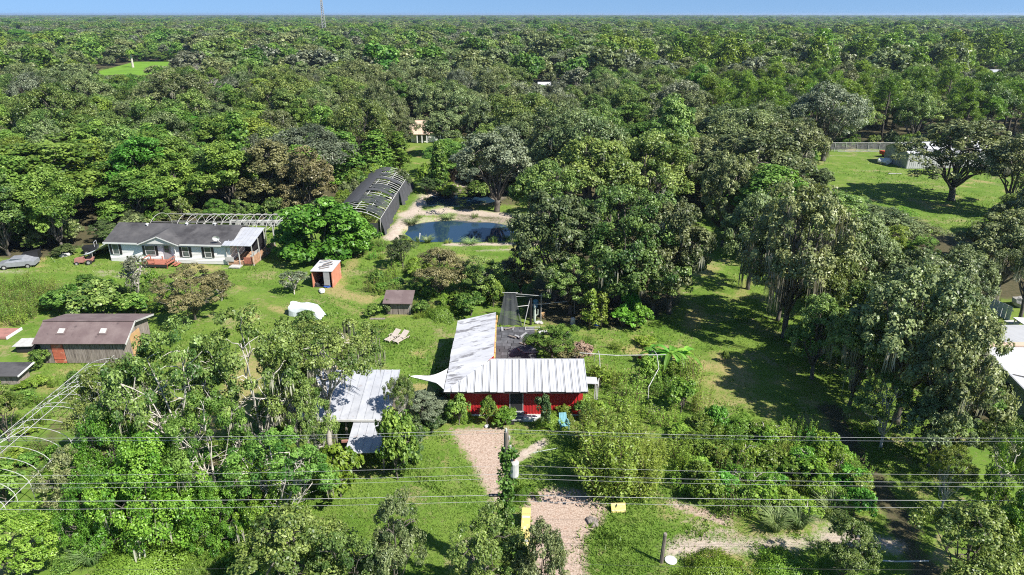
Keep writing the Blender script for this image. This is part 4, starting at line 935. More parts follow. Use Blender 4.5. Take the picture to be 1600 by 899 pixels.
def window(par, x0, x1, z0, z1, y=0.0, shutter=True, sides=(1, 1), panes=2):
    w = sub('window', MB().box(((x0+x1)/2, y-.02, z1+.03), (x1-x0+.12, .08, .06)).box(((x0+x1)/2, y-.02, z0-.03), (x1-x0+.12, .10, .06)).box((x0-.03, y-.02, (z0+z1)/2), (.06, .08, z1-z0)).box((x1+.03, y-.02, (z0+z1)/2), (.06, .08, z1-z0)).box(((x0+x1)/2, y-.022, (z0+z1)/2), (x1-x0, .06, .05)), 'white', par)
    zm = (z0+z1)/2
    for a, b in ((z0, zm-.025), (zm+.025, z1)): sub('pane', MB().box(((x0+x1)/2, y+.0, (a+b)/2), (x1-x0, .03, b-a)), 'glass', w)
    for s, k in ((-1, sides[0]), (1, sides[1])):
        if shutter and k:
            xc = (x0-.24) if s < 0 else (x1+.24)
            sub('shutter', MB().box((xc, y-.035, zm), (.30, .05, z1-z0+.05)), 'black', par)
    return w
def ribbed_wall(mb, a, b, z0, z1, step, t=.03):
    a, b = V3(a), V3(b); L = (b-a).length; d = (b-a)/L; n = V3((d.y, -d.x, 0)); ang = math.atan2(d.y, d.x)
    for i in range(int(L/step)):
        c = a+d*((i+.5)*step)+n*(t/2); mb.box((c.x, c.y, (z0+z1)/2), (step*.55, t, z1-z0), Matrix.Rotation(ang, 3, 'Z'))
    return mb
rng = np.random.default_rng(21)
# ------------------------------------------------------------------ red house
rh = thing('red_house', 'red house with an L-shaped white metal roof and dark patio in the angle', 'house', (0, 0, 0))
EX0, EX1, EY, EZ, RY, RZ = -5.3, 5.95, 46.3, 2.7, 50.0, 3.6
hipx = lambda x: EY+(RY-EY)*min(1, max(0, (x-EX0)/(-1.75-EX0)))
fz = lambda y: EZ+(RZ-EZ)*(y-EY)/(RY-EY)
sub('wall', MB().hexa([(-4.9, 47.2, 0), (5.6, 47.2, 0), (5.6, 49.8, 0), (-4.9, 49.8, 0)], [(-4.9, 47.2, 2.62), (5.6, 47.2, 2.62), (5.6, 49.8, 3.3), (-4.9, 49.8, 2.7)]).hexa([(-4.9, 49.81, .002), (-1.62, 49.81, .002), (-1.62, 59.1, .002), (-4.9, 59.1, .002)], [(-4.9, 49.81, 2.62), (-1.62, 49.81, 3.42), (-1.62, 59.1, 3.42), (-4.9, 59.1, 2.62)]), 'red', rh)
stuffpart('siding', ribbed_wall(MB(), (-4.9, 47.2, 0), (5.6, 47.2, 0), .12, 2.58, .24, .035), 'red', rh)
stuffpart('side_siding', ribbed_wall(MB(), (5.6, 47.2, 0), (5.6, 49.8, 0), .12, 2.58, .24, .035), 'red', rh)
sub('base_board', MB().box((.35, 47.165, .07), (10.6, .06, .14)), 'white', rh)
xs = [EX0+i*(EX1-EX0)/19 for i in range(20)]
for i in range(19):
    a, b = xs[i]+.024, xs[i+1]-.024
    ya, yb = hipx(a), hipx(b); j = rng.uniform(-.05, .05)
    if i < 2: j = .0
    P = MB()
    y0 = EY+j
    yb = max(yb, y0+.05); ya = max(ya, y0+.02)
    P.slab((a, y0, fz(y0)), (b, y0, fz(y0)), (b, yb, fz(yb)), (a, ya, fz(ya)), .03)
    P.slab((b-.05, y0, fz(y0)+.045), (b+.005, y0, fz(y0)+.045), (b+.005, yb, fz(yb)+.045), (b-.05, yb, fz(yb)+.045), .05)
    P.slab(((a+b)/2-.02, y0, fz(y0)+.02), ((a+b)/2+.02, y0, fz(y0)+.02), ((a+b)/2+.02, min(ya, yb), fz(min(ya, yb))+.02), ((a+b)/2-.02, min(ya, yb), fz(min(ya, yb))+.02), .02)
    sub('roof_panel', P, 'white_metal', rh)
sub('back_trim', MB().box(((EX1-1.75)/2, RY+.06, RZ-.06), (EX1+1.75, .05, .16)), 'white_metal', rh)
sub('roof_underlay', MB().slab((EX0+.1, EY+.05, EZ-.05), (EX1-.05, EY+.05, EZ-.05), (EX1-.05, RY, RZ-.05), (-1.75, RY, RZ-.05), .06).box((.3, EY+.1, EZ-.12), (EX1-EX0-.2, .05, .14)), 'dark', rh)
# grey wing roof: strips of sheet from eave to high edge, cut along the hip
wz = lambda x: EZ+(3.6-EZ)*(x-EX0)/(-1.5-EX0)
ys = list(np.linspace(EY, 59.6, 10))
for i in range(9):
    y0, y1 = ys[i]+.01, ys[i+1]-.01
    q = lambda y: max(-1.5 if y >= RY else EX0+(-1.75-EX0)*(y-EY)/(RY-EY), EX0+.08)
    q0, q1 = q(y0)-.03, q(y1)-.03
    if i == 0: q0 = EX0+.12
    u = rng.uniform(-.05, .05); k = (59.6-y1)*.006
    o = sub('roof_sheet', MB().slab((EX0+u+.01*i, y0, EZ+.004*(i % 2)), (q0, y0, wz(q0)+.004*(i % 2)), (q1, y1, wz(q1)+.004*(i % 2)), (EX0+u+.01*i, y1, EZ+.004*(i % 2)), .03), 'grey_roof', rh)
sub('wing_underlay', MB().slab((EX0+.15, EY+.4, EZ-.04), (-1.9, RY+.2, wz(-1.9)-.06), (-1.6, 59.4, wz(-1.6)-.06), (EX0+.15, 59.4, EZ-.04), .05), 'dark', rh)
for i in range(9):
    y = 50.6+i*.98; h = rng.uniform(.30, .62)
    sub('fascia_board', MB().box((-1.44+rng.uniform(-.04, .04), y+.4, 3.46-h/2), (.10, rng.uniform(.6, .93), h), Matrix.Rotation(rng.normal(0, .06), 3, 'X')), 'yellow_wood', rh)
d = sub('door', MB().box((.35, 47.13, 1.35), (.95, .07, 2.1)), 'dark', rh); sub('door_frame', MB().box((-.17, 47.12, 1.35), (.07, .1, 2.2)).box((.87, 47.12, 1.35), (.07, .1, 2.2)), 'grey', d)
for i in range(3): sub('step', MB().box((.35, 46.95-.3*i, .46-.15*i), (1.25, .3, .06)).box((.35, 46.93-.3*i, .36-.15*i), (1.15, .05, .14)), 'grey', rh)
sub('doormat', MB().box((-.35, 46.15, .03), (1.1, .6, .03)), 'black', rh)
sub('side_awning', MB().slab((6.05, 48.6, 2.15), (7.0, 48.6, 2.1), (7.0, 49.7, 2.1), (6.05, 49.7, 2.15), .05).tube([(6.9, 49.6, 0), (6.9, 49.6, 2.1)], .04).tube([(6.9, 48.7, 0), (6.9, 48.7, 2.1)], .04), 'white_metal', rh)
tag(sub('planter_box', MB().box((1.75, 46.5, .17), (1.7, .45, .32)).box((1.75, 46.5, .34), (1.5, .3, .03)), 'white', None), 'long white planter box beside the red house steps', 'planter')
# shade sail
ss = thing('shade_sail', 'white triangular shade sail tied to the left corner of the roof', 'shade sail', G(641, 588, 0))
A, B, Cc = G(641, 588, 2.3), V3((-5.36, 46.8, 2.62)), V3((-5.34, 50.2, 2.66)); o0 = V3(ss.location)
mb = MB(); n = 12; V = []; F = []
for i in range(n+1):
    for j in range(n+1):
        s, t = i/n, j/n
        e1 = A.lerp(B, s); e2 = A.lerp(Cc, s); p = e1.lerp(e2, t); mid = (A+B+Cc)/3
        pull = .30*math.sin(math.pi*s)*abs(2*t-1)**2
        p = p.lerp(e1.lerp(e2, .5), min(pull*2.0, .9)); p.z -= .3*math.sin(math.pi*s)*(1-abs(2*t-1)); V.append(p-o0)
for i in range(n):
    for j in range(n): k = i*(n+1)+j; F.append((k, k+1, k+n+2, k+n+1))
mb.add(V, F); sub('sail', mb, 'sail', ss)
sub('sail_pole', MB().tube([(0-.02, 0, 0), (A-o0)+V3((-.05, 0, .1))], .04), 'pipe', ss)
# dark patio
pt = tag(MB().box((.35, 56.9, .06), (3.9, 13.4, .24)).build('patio', M['dark']), kind='structure')
y = 50.4
while y < 63.4:
    h = .62; x = -1.5+rng.uniform(-.5, 0)
    while x < 2.1:
        w = rng.choice([.6, .6, .9, 1.2]); w = min(w, 2.3-x)
        if w > .25: sub('paver', MB().box((x+w/2, y+h/2, .205+rng.uniform(0, .02)), (w-.04, h-.04, .05), Matrix.Rotation(rng.normal(0, .012), 3, 'Z')), 'paver', pt)
        x += w
    y += h
for k in range(9):
    x_, y_ = rng.uniform(-1.2, 1.9), rng.uniform(57.4, 63.2)
    o = tag(MB().box((0, 0, 0), (rng.uniform(.5, 1.5), rng.uniform(.1, .3), .05)).build('loose_board', M['wood' if k % 2 else 'grey']), ('weathered brown' if k % 2 else 'grey')+' board lying loose on the dark patio', 'board', ('brown' if k % 2 else 'grey')+' boards lying on the patio')
    o.location = (x_, y_, .29+.055*(k % 3)); o.rotation_euler = (0, 0, rng.uniform(0, 3.1))
g = G(832, 517); fr = thing('frame', 'white rectangular frame lying on the dark patio', 'frame', (g.x, g.y, .27))
for c, dd in (((0, .3, 0), (1.5, .06, .05)), ((0, -.3, 0), (1.5, .06, .05)), ((-.72, 0, .003), (.06, .56, .05)), ((.72, 0, .003), (.06, .56, .05))): sub('bar', MB().box(c, dd), 'pipe', fr)
def lump(name, px, py, r, mt, lab, cat, sq=.6, seed=0, z=0, n=3):
    rr = np.random.default_rng(seed); g = G(px, py, z); mb = MB()
    import bmesh
    bm = bmesh.new()
    for i in range(n):
        c = V3((rr.normal(0, r*.45), rr.normal(0, r*.45), r*sq*.6)) if i else V3((0, 0, r*sq*.6))
        k = bmesh.ops.create_icosphere(bm, subdivisions=2, radius=r*rr.uniform(.55, .85))
        for v in k['verts']: v.co = V3((v.co.x, v.co.y, v.co.z*sq))*(1+.25*math.sin(v.co.x*7/r+seed)*math.sin(v.co.y*6/r)+rr.normal(0, .05))+c
    me = bpy.data.meshes.new(name); bm.to_mesh(me); bm.free(); me.materials.append(M[mt])
    o = link(name, me); o.location = g; return tag(o, lab, cat)
lump('bag', 850, 522, .55, 'white', 'crumpled white sacks at the right edge of the dark patio', 'sack', .5, 1)
lump('bag', 842, 505, .4, 'stone', 'grey rubble heap behind the white sacks', 'rubble', .5, 2)
# net and pole frame behind the patio
sn = thing('shade_net', 'black net hanging from a bar behind the dark patio', 'shade net', (0, 0, 0))
t0, t1, b0, b1 = V3((*G(788, 458, 2.9).xy, 2.9)), V3((*G(806, 458, 2.9).xy, 2.9)), V3((*G(777, 509).xy, .05)), V3((*G(816, 509).xy, .05))
V = []; F = []; n = 14
for i in range(n+1):
    for j in range(n+1):
        s, t = j/n, i/n; p = t0.lerp(t1, s).lerp(b0.lerp(b1, s), t**1.3); p.z = 2.9*(1-t)+.05; p.y += .12*math.sin(s*18)*t+.2*math.sin(3.14*t)
        V.append(p)
for i in range(n):
    for j in range(n): k = i*(n+1)+j; F.append((k, k+1, k+n+2, k+n+1))
mb = MB(); mb.add(V, F); sub('net', mb, 'thin_net', sn)
sub('bar', MB().tube([t0-V3((.2, 0, -.03)), t1+V3((.2, 0, .03))], .04), 'pipe_grey', sn)
for t in (t0, t1): sub('post', MB().tube([(t.x, t.y+.05, 0), (t.x, t.y+.05, 2.9)], .04), 'pipe_grey', sn)
pf = thing('pole_frame', 'frame of black and grey poles right of the black shade net', 'frame', (0, 0, 0))
q = G(829, 508); sub('post', MB().tube([(q.x, q.y, 0), (q.x, q.y, 3.0)], .13, 8), 'black', pf)
q2 = G(845, 502); sub('post', MB().tube([(q2.x, q2.y, 0), (q2.x, q2.y, 3.1)], .045), 'pipe_grey', pf)
q3 = G(818, 512); sub('post', MB().tube([(q3.x, q3.y, 0), (q.x-.1, q.y, 2.9)], .04), 'pipe', pf)
sub('rail', MB().tube([(t1.x, t1.y, 2.8), (q2.x+.6, q2.y-.3, 2.95)], .035), 'pipe', pf); sub('rail', MB().tube([(t1.x, t1.y, 2.5), (q2.x, q2.y, 2.9)], .03), 'pipe', pf)
sub('rail', MB().tube([(t1.x, t1.y-.4, 1.5), V3((*G(898, 470, 1.6).xy, 1.6))], .04), 'pipe', pf); r3 = G(898, 470, 1.6); sub('post', MB().tube([(r3.x, r3.y, 0), (r3.x, r3.y, 1.65)], .04), 'pipe_grey', pf)
g = G(833, 503); ca = thing('cactus', 'green column cactus behind the black post', 'cactus', (g.x+.15, g.y, 0))
sub('stem', MB().lathe((0, 0, 0), [(.12, 0), (.14, .5), (.13, 1.3), (.10, 1.75), (.03, 1.85)], 8), 'palegreen', ca)
sub('arm', MB().tube([(.1, 0, .7), (.32, 0, .85), (.34, 0, 1.4)], [.07, .07, .05]), 'palegreen', ca)
def barrel(px, py, r, h, mt, lab, cat='barrel', name='barrel'):
    g = G(px, py); t = thing(name, lab, cat, (g.x, g.y, 0))
    sub('drum', MB().lathe((0, 0, 0), [(r*.92, 0), (r, h*.08), (r*.97, h*.3), (r*1.03, h*.33), (r*.97, h*.37), (r*.97, h*.63), (r*1.03, h*.66), (r*.97, h*.7), (r, h*.93), (r*.9, h)], 14), mt, t)
    sub('lid', MB().lathe((0, 0, h+.002), [(r*.86, 0), (r*.8, .03)], 14), mt, t); return t
barrel(933, 508, .36, .95, 'bluebarrel', 'blue barrel at the edge of the oak grove')
barrel(895, 507, .26, .7, 'pipe', 'white drum left of the blue barrel')
barrel(848, 496, .3, .5, 'plywood', 'orange brown tub behind the patio poles', 'tub', 'tub')
barrel(837, 480, .3, .8, 'blue', 'light blue drum behind the cactus')
barrel(681, 662, .3, .6, 'black', 'black bin at the left corner of the red house', 'bin', 'bin')
lump('bag', 692, 652, .3, 'white', 'white bags beside the black bin', 'bag', .7, 5)
# ------------------------------------------------------------------ mobile home
mh = thing('mobile_home', 'long white mobile home with dark shingle roof and black shutters', 'house', (-52.35, 84.2, 0), R(-4.6))
L, D, Wz, Rz = 16.3, 7.0, 2.8, 4.25
sub('wall', MB().box((L/2, D/2, Wz/2), (L, D, Wz)), 'siding', mh)
for x in (.06, L-.06):
    mb = MB(); mb.hexa([(x-.06, 0, Wz), (x+.06, 0, Wz), (x+.06, D, Wz), (x-.06, D, Wz)], [(x-.06, 3.45, Rz-.12), (x+.06, 3.45, Rz-.12), (x+.06, 3.55, Rz-.12), (x-.06, 3.55, Rz-.12)]); sub('gable', mb, 'siding', mh)
mb = MB()
for i in range(14):
    z = .42+i*.17; mb.slab((0, -.045, z), (L, -.045, z), (L, -.004, z+.155), (0, -.004, z+.155), .012)
stuffpart('siding', mb, 'siding', mh)
sub('skirting', MB().box((L/2, -.012, .2), (L, .03, .4)), 'white', mh)
sl_ = (Rz-Wz)/3.5
sub('roof', MB().slab((-.35, -.45, Wz-.1), (L+.35, -.45, Wz-.1), (L+.35, 3.5, Rz), (-.35, 3.5, Rz), .12).slab((-.35, 3.52, Rz), (L+.35, 3.52, Rz), (L+.35, 7.4, Wz-.1), (-.35, 7.4, Wz-.1), .12), 'shingle', mh)
sub('fascia', MB().box((L/2, -.48, Wz-.16), (L+.7, .05, .2)), 'white', mh)
# entry gable
gx0, gx1, gm = 4.5, 9.9, 7.2
mb = MB(); mb.hexa([(gx0+.2, -.60, Wz-.06), (gx1-.2, -.60, Wz-.06), (gx1-.2, -.5, Wz-.06), (gx0+.2, -.5, Wz-.06)], [(gm-.05, -.60, Wz+.92), (gm+.05, -.60, Wz+.92), (gm+.05, -.5, Wz+.92), (gm-.05, -.5, Wz+.92)])
pg = sub('entry_gable', mb, 'white', mh)
sub('gable_roof', MB().slab((gx0-.1, -.75, Wz-.08), (gm, -.75, Wz+1.02), (gm, 2.9, Wz+1.2), (gx0-.1, .3, Wz+.12), .08).slab((gm, -.75, Wz+1.02), (gx1+.1, -.75, Wz-.08), (gx1+.1, .3, Wz+.12), (gm, 2.9, Wz+1.2), .08), 'shingle', pg)
sub('gable_trim', MB().slab((gx0-.1, -.79, Wz-.14), (gm, -.79, Wz+.98), (gm, -.76, Wz+.98), (gx0-.1, -.76, Wz-.14), .14).slab((gm, -.79, Wz+.98), (gx1+.1, -.79, Wz-.14), (gx1+.1, -.76, Wz-.14), (gm, -.76, Wz+.98), .14), 'white', pg)
for a, b, z0, z1, sd in ((.55, 1.35, 1.05, 2.35, (1, 1)), (5.0, 6.25, 1.05, 2.25, (1, 1)), (9.95, 10.75, .95, 2.2, (1, 1)), (12.95, 13.75, .95, 2.25, (1, 1))): window(mh, a, b, z0, z1, -.05, True, sd)
d = sub('door', MB().box((7.9, -.06, 1.5), (.95, .08, 2.0)), 'grey', mh)
sub('door_glass', MB().box((7.9, -.105, 1.9), (.6, .02, .9)), 'glass', d); sub('handle', MB().box((8.25, -.13, 1.4), (.05, .06, .05)), 'black', d)
sub('corner_post', MB().tube([(9.25, -.5, .3), (9.25, -.5, Wz-.1)], .06, 4), 'white', mh)
for x, y in ((3.9, 3.0), (9.2, 3.3), (13, 3.4)): sub('roof_vent', MB().lathe((x, y, Wz+sl_*y-.15), [(.12, 0), (.12, .3), (.22, .32), (.2, .4)], 8), 'white', mh)
di = sub('satellite_dish', MB().tube([(15.2, .1, Wz), (15.0, -.25, Wz+.55)], .04).add([V3((14.85, -.3, Wz+.75))+V3((.42*math.cos(k*math.pi/6), .12*math.cos(k*math.pi/6)-.05*math.sin(k*math.pi/6), .36*math.sin(k*math.pi/6))) for k in range(12)]+[V3((14.88, -.12, Wz+.72))], [(k, (k+1) % 12, 12) for k in range(12)]), 'white', mh)
# porch
po = sub('porch', MB().box((17.6, 3.4, .25), (3.4, 7.2, .45)), 'deckwood', mh)
PX0, PX1 = 15.6, 19.5
for i in range(8):
    a = PX0+i*(PX1-PX0)/8+.015; b = PX0+(i+1)*(PX1-PX0)/8-.015
    sub('roof_panel', MB().slab((a, -.7, Wz-.02), (b, -.7, Wz-.02), (b, 3.9, Wz+1.05), (a, 3.9, Wz+1.05), .03).slab((b-.04, -.7, Wz+.02), (b+.01, -.7, Wz+.02), (b+.01, 3.9, Wz+1.09), (b-.04, 3.9, Wz+1.09), .05), 'pale_metal', po)
for x, y, h in ((19.3, -.2, 2.75), (17.5, -.2, 2.75), (15.9, -.2, 2.75), (19.3, 1.8, 3.1), (19.3, 3.8, 3.6), (19.3, 6.6, 3.4)): sub('post', MB().box((x, y, h/2), (.1, .1, h)), 'pipe', po)
sub('back_wall', MB().box((17.6, 4.0, 1.9), (3.4, .06, 2.9)), 'dark', po)
for k in range(9): sub('rail_board', MB().box((19.32, -.1+k*.75, .85), (.05, .66, .8)), 'deckwood', po)
for k in range(3): sub('rail_board', MB().box((18.3+k*.42, -.27, .7), (.38, .05, .85)), 'deckred', po)
sub('rail_panel', MB().box((16.2, -.27, .8), (1.1, .05, .6)), 'stone', po)
sub('bench', MB().box((18.6, 1.6, .85), (.5, 1.4, .08)).box((18.9, 1.6, 1.15), (.06, 1.4, .5)), 'pipe', po)
sub('step', MB().box((17.2, -.9, .08), (1.4, 1.0, .14)), 'stone', po)
# red deck at the front door
dk = thing('wooden_deck', 'faded red wooden deck in front of the mobile home door', 'deck', mh.matrix_basis @ V3((7.2, 0, 0)), R(-4.6))
for i in range(9): sub('board', MB().box((0, -.35-i*.21, .52), (3.4, .19, .05)), 'deckred', dk)
for x in (-1.6, 0, 1.6):
    for y in (-.3, -2.1): sub('post', MB().box((x, y, .62 if y < -1 and x < 1 else .5), (.1, .1, 1.24 if y < -1 and x < 1 else 1.0)), 'deckred', dk)
sub('rail', MB().box((-.8, -2.16, 1.1), (1.7, .05, .12)), 'deckred', dk); sub('rail', MB().box((-1.68, -1.2, 1.1), (.05, 1.9, .12)), 'deckred', dk); sub('rail', MB().box((1.68, -1.2, 1.05), (.05, 1.9, .12)), 'deckred', dk)
sub('skirt', MB().box((0, -2.13, .3), (3.3, .04, .3)), 'dark', dk)
for i in range(2): sub('step', MB().box((2.0+.3*i, -.9, .32-.16*i), (.32, 1.2, .06)), 'deckred', dk)
# white tarp lean-to at the left end
lt = thing('tarp_lean_to', 'white tarp lean-to sloping down from the left end of the mobile home', 'lean-to', mh.matrix_basis @ V3((-.1, 2.5, 0)), R(-4.6))
V = []; F = []
for i in range(9):
    for j in range(9):
        s, t = i/8, j/8; V.append((-4.2*s, -3.0+6.0*t, 2.45-1.95*s**.8+.10*math.sin(9*s+5*t)-.12*math.sin(3.14*t)))
for i in range(8):
    for j in range(8): k = i*9+j; F.append((k, k+1, k+10, k+9))
mb = MB(); mb.add(V, F); sub('tarp', mb, 'tarp', lt)
for x, y, h in ((-4.1, -2.9, .5), (-4.1, 2.9, .5), (-2.1, -2.9, 1.4)): sub('post', MB().tube([(x, y, 0), (x, y, h)], .04), 'pipe_grey', lt)
# ------------------------------------------------------------------ hoop structures
def arc(w, h0, h1, n=12, k=1.0):
    return [(w*math.cos(math.pi*(1-i/n)), h0+(h1-h0)*math.sin(math.pi*i/n)**k) for i in range(n+1)]
gh = thing('greenhouse_frame', 'bare white greenhouse hoops behind the mobile home roof', 'greenhouse', (-50.5, 94.6, 0), R(-1.5))
me0 = None
for i in range(18):
    pts = [(0, -3.1, 0)]+[(0, y, z) for y, z in arc(3.1, 1.5, 3.4)]+[(0, 3.1, 0)]
    if me0 is None: me0 = MB().tube(pts, .045, 5).mesh('hoop', True); me0.materials.append(M['greypipe'])
    if i in (1, 2): continue
    o = link('hoop', me0, gh); o.location = (i*1.25, 0, rng.normal(0, .04)); o.rotation_euler = (0, rng.normal(0, .03), 0)
for y, z in ((0, 3.42), (-2.1, 2.88), (2.1, 2.88), (3.1, 1.5)): sub('purlin', MB().tube([(0 if y else 4, y, z), (21.3, y, z)], .04, 5), 'greypipe', gh)
for i in range(3, 17, 2): sub('brace', MB().tube([(i*1.25, -2.9, 2.0), (i*1.25+1.9, -.3, 3.35)], .035, 4), 'greypipe', gh)
tr_ = sub('planting_trough', MB().box((14.0, 2.4, 1.55), (10, .5, .75)), 'pipe', gh)
for i in range(8): sub('planting_hole', MB().box((9.6+i*1.2, 2.13, 1.55), (.5, .06, .4)), 'dark', tr_)
lump('tarp', 432, 352, 1.2, 'tarp', 'crumpled white sheet at the right end of the greenhouse hoops', 'tarp', .9, 8)
# black net hoop house
bh = thing('net_hoop_house', 'long hoop house with torn black shade net beside the ponds', 'greenhouse', (-22.7, 95.2, 0), 0)
HW, HL, WH, RH = 3.65, 29.5, 2.5, 3.75
az = lambda x: WH+(RH-WH)*math.cos(math.pi/2*x/HW)**.9 if abs(x) < HW else WH
hp = [(-HW, 0, 0)]+[(HW*math.sin(math.pi/2*k/6), 0, az(HW*math.sin(math.pi/2*k/6)*.9999)) for k in range(-6, 7)]+[(HW, 0, 0)]
me0 = MB().tube(hp, .05, 5).mesh('hoop', True); me0.materials.append(M['pipe'])
for i in range(25):
    o = link('hoop', me0, bh); o.location = (0, i*HL/24, rng.normal(0, .03)); o.rotation_euler = (rng.normal(0, .02), 0, 0)
for x in (-HW, -1.8, 0, 1.8, HW): sub('purlin', MB().tube([(x, 0, az(x*.999)+.03), (x, HL, az(x*.999)+.03)], .045, 5), 'pipe', bh)
def netsheet(x0, x1, y0, y1, nm='net_sheet', sag=.05, nxx=8, nyy=12, tear=0.0, mt='net'):
    V = []; F = []
    for i in range(nxx+1):
        for j in range(nyy+1):
            x = x0+(x1-x0)*i/nxx; y = y0+(y1-y0)*j/nyy
            if tear and j in (0, nyy): y += rng.normal(0, tear)
            V.append((x, y, az(x)+.16-sag*abs(math.sin(y*2.55))+rng.normal(0, .012)))
    for i in range(nxx):
        for j in range(nyy):
            if tear and nyy < 30 and rng.uniform() < tear*.12: continue
            k = i*(nyy+1)+j; F.append((k, k+1, k+nyy+2, k+nyy+1))
    mb = MB(); mb.add(V, F); return sub(nm, mb, mt, bh)
netsheet(-HW-.05, -.5, 5, HL, sag=0, nyy=40, tear=.15)
netsheet(-HW-.05, -1.6, 0, 6, sag=0, tear=.3)
netsheet(-.9, HW, 12.0, 13.3, sag=-.02, nyy=4, tear=.1)
netsheet(-.9, HW, 20.2, 21.8, sag=-.02, nyy=4, tear=.1)
netsheet(-1.7, HW*.96, 5.0, 9.5, tear=.6, mt='thin_net')
netsheet(-.8, .6, 26.5, HL, tear=.2, nyy=5); netsheet(-.3, 2.6, 13.5, 16.5, tear=.5, mt='thin_net'); netsheet(-.6, 1.2, 22.5, 25, tear=.5, mt='thin_net'); netsheet(1.4, HW, 1.0, 4.0, tear=.5, mt='thin_net')
def wallnet(x, y0, y1, lean, zt=WH):
    V = []; F = []; n = max(int((y1-y0)*1.5), 4)
    for i in range(n+1):
        y = y0+(y1-y0)*i/n
        for k in range(5): t = k/4; V.append((x+lean*(1-t)*(1+.4*math.sin(y*2.2))+.07*math.sin(y*4+k), y, .03+(zt-.03)*t))
    for i in range(n):
        for k in range(4): q = i*5+k; F.append((q, q+5, q+6, q+1))
    mb = MB(); mb.add(V, F); return sub('net_wall', mb, 'net', bh)
wallnet(HW+.07, 0.0, 7.4, .5); wallnet(HW+.07, 7.9, 16.5, .15); wallnet(HW+.07, 16.9, HL, .7); wallnet(-HW-.07, 0, HL, -.2)
mb = MB(); mb.add([(-HW, HL+.05, 0), (HW, HL+.05, 0), (HW, HL+.05, WH), (-HW, HL+.05, WH)], [(0, 1, 2, 3)]); sub('end_net', mb, 'net', bh)
sub('end_net', MB().box((2.2, -.05, 1.0), (2.2, .04, 1.9)), 'thin_net', bh)
for a, b, s_ in ((588, 303, 9), (616, 293, 10)): lump('soil_heap', a, b+16, 1.3, 'stone', 'pale heap inside the net hoop house'+(' near its middle' if s_ == 9 else ' towards its far end'), 'heap', .4, s_)
for i, y in enumerate((98, 101, 105, 108, 112, 116, 120)):
    plant('bush', -22.7+rng.uniform(-1.5, 1.8), y, rng.uniform(.9, 1.6), 1.5, 'green plants growing inside the torn net hoop house', 'wild_weed', 'plants in the net hoop house', 'plant', dict(crown='laurel'))
# white hoop frame, left front
hf = thing('hoop_frame', 'bare white pipe hoop frame overgrown with weeds at the left edge', 'greenhouse', (-34.0, 31.8, 0))
pts = [(-2.6, 0, 0)]+[(x, 0, z) for x, z in arc(2.6, 1.5, 2.9)]+[(2.6, 0, 0)]
me0 = MB().tube(pts, .022, 5).mesh('hoop', True); me0.materials.append(M['pipe'])
for i in range(18):
    o = link('hoop', me0, hf); o.location = (rng.normal(0, .05), i*1.17, rng.normal(0, .05)); o.rotation_euler = (rng.normal(0, .05), 0, rng.normal(0, .02))
for x, z in ((-2.55, 1.6), (-2.3, 2.2), (0, 2.93), (2.5, 1.7)): sub('purlin', MB().tube([(x, -.3, z), (x+.1, 10, z+.06), (x, 20.2, z)], .024, 5), 'pipe', hf)
for y in (3, 8, 14): sub('brace', MB().tube([(-2.4, y, 1.9), (-.3, y+1.5, 2.85)], .026, 4), 'pipe', hf)
# garden hoops
gf = thing('garden_hoops', 'two white pipe hoops joined by a rail over the weedy garden', 'pipe frame', (0, 0, 0))
for xa, xb in ((7.15, 7.6), (11.4, 12.6)):
    sub('hoop', MB().tube([(xa, 49.6, 0), (xa+.05, 50.0, 1.0), (xb-.1, 51.4, 2.0), (xb, 52.9, 2.5), (xb+.1, 54.4, 2.1), (xb, 55.8, 1), (xb, 56.2, 0)], .035, 6), 'pipe', gf)
sub('rail', MB().tube([(5.9, 53.2, 2.55), (9, 52.9, 2.45), (13.4, 52.9, 2.52)], .035, 5), 'pipe', gf)
sub('loose_pipe', MB().tube([(11.4, 48.4, .5), (12.3, 46.9, .1)], .03, 5), 'pipe', gf)
g = G(1018, 566); tag(MB().box((g.x, g.y, .75), (.12, .12, 1.5)).build('post', M['pipe']), 'short white post in front of the banana plants', 'post')
# ------------------------------------------------------------------ sheds
def gable_shed(t, x0, x1, y0, yr, y1, z0, zr, z1, wallm, roofm, oh=.35, th=.08, hw=None):
    sub('wall', MB().hexa([(x0, y0, 0), (x1, y0, 0), (x1, y1, 0), (x0, y1, 0)], [(x0, y0, z0-.05), (x1, y0, z0-.05), (x1, y1, z1-.05), (x0, y1, z1-.05)]), wallm, t)
    for x in (x0+.04, x1-.04):
        sub('gable', MB().hexa([(x-.04, y0, z0-.05), (x+.04, y0, z0-.05), (x+.04, y1, z1-.05), (x-.04, y1, z1-.05)], [(x-.04, yr-.05, zr-.1), (x+.04, yr-.05, zr-.1), (x+.04, yr+.05, zr-.1), (x-.04, yr+.05, zr-.1)]), wallm, t)
    s0 = (zr-z0)/(yr-y0); s1 = (zr-z1)/(y1-yr)
    return sub('roof', MB().slab((x0-oh, y0-oh, z0-s0*oh), (x1+oh, y0-oh, z0-s0*oh), (x1+oh, yr, zr), (x0-oh, yr, zr), th).slab((x0-oh, yr+.01, zr), (x1+oh, yr+.01, zr), (x1+oh, y1+oh, z1-s1*oh), (x0-oh, y1+oh, z1-s1*oh), th), roofm, t)
bs = thing('brown_shed', 'brown wooden shed with two skylights and a faded red door', 'shed', (-43.2, 56.1, 0))
bl = 7.6
rf = gable_shed(bs, 0, bl, 0, 1.75, 4.6, 2.45, 3.5, 2.85, 'wood', 'brown_shingle', .45)
mb = MB(); x = 0
while x < bl-.1:
    w = .15
    if not .9 < x+w/2 < 2.15: mb.box((x+w/2, -.02-.01*(int(x*10) % 3), 1.18), (w-.02, .04, 2.3))
    x += w
stuffpart('plank', mb, 'wood', bs)
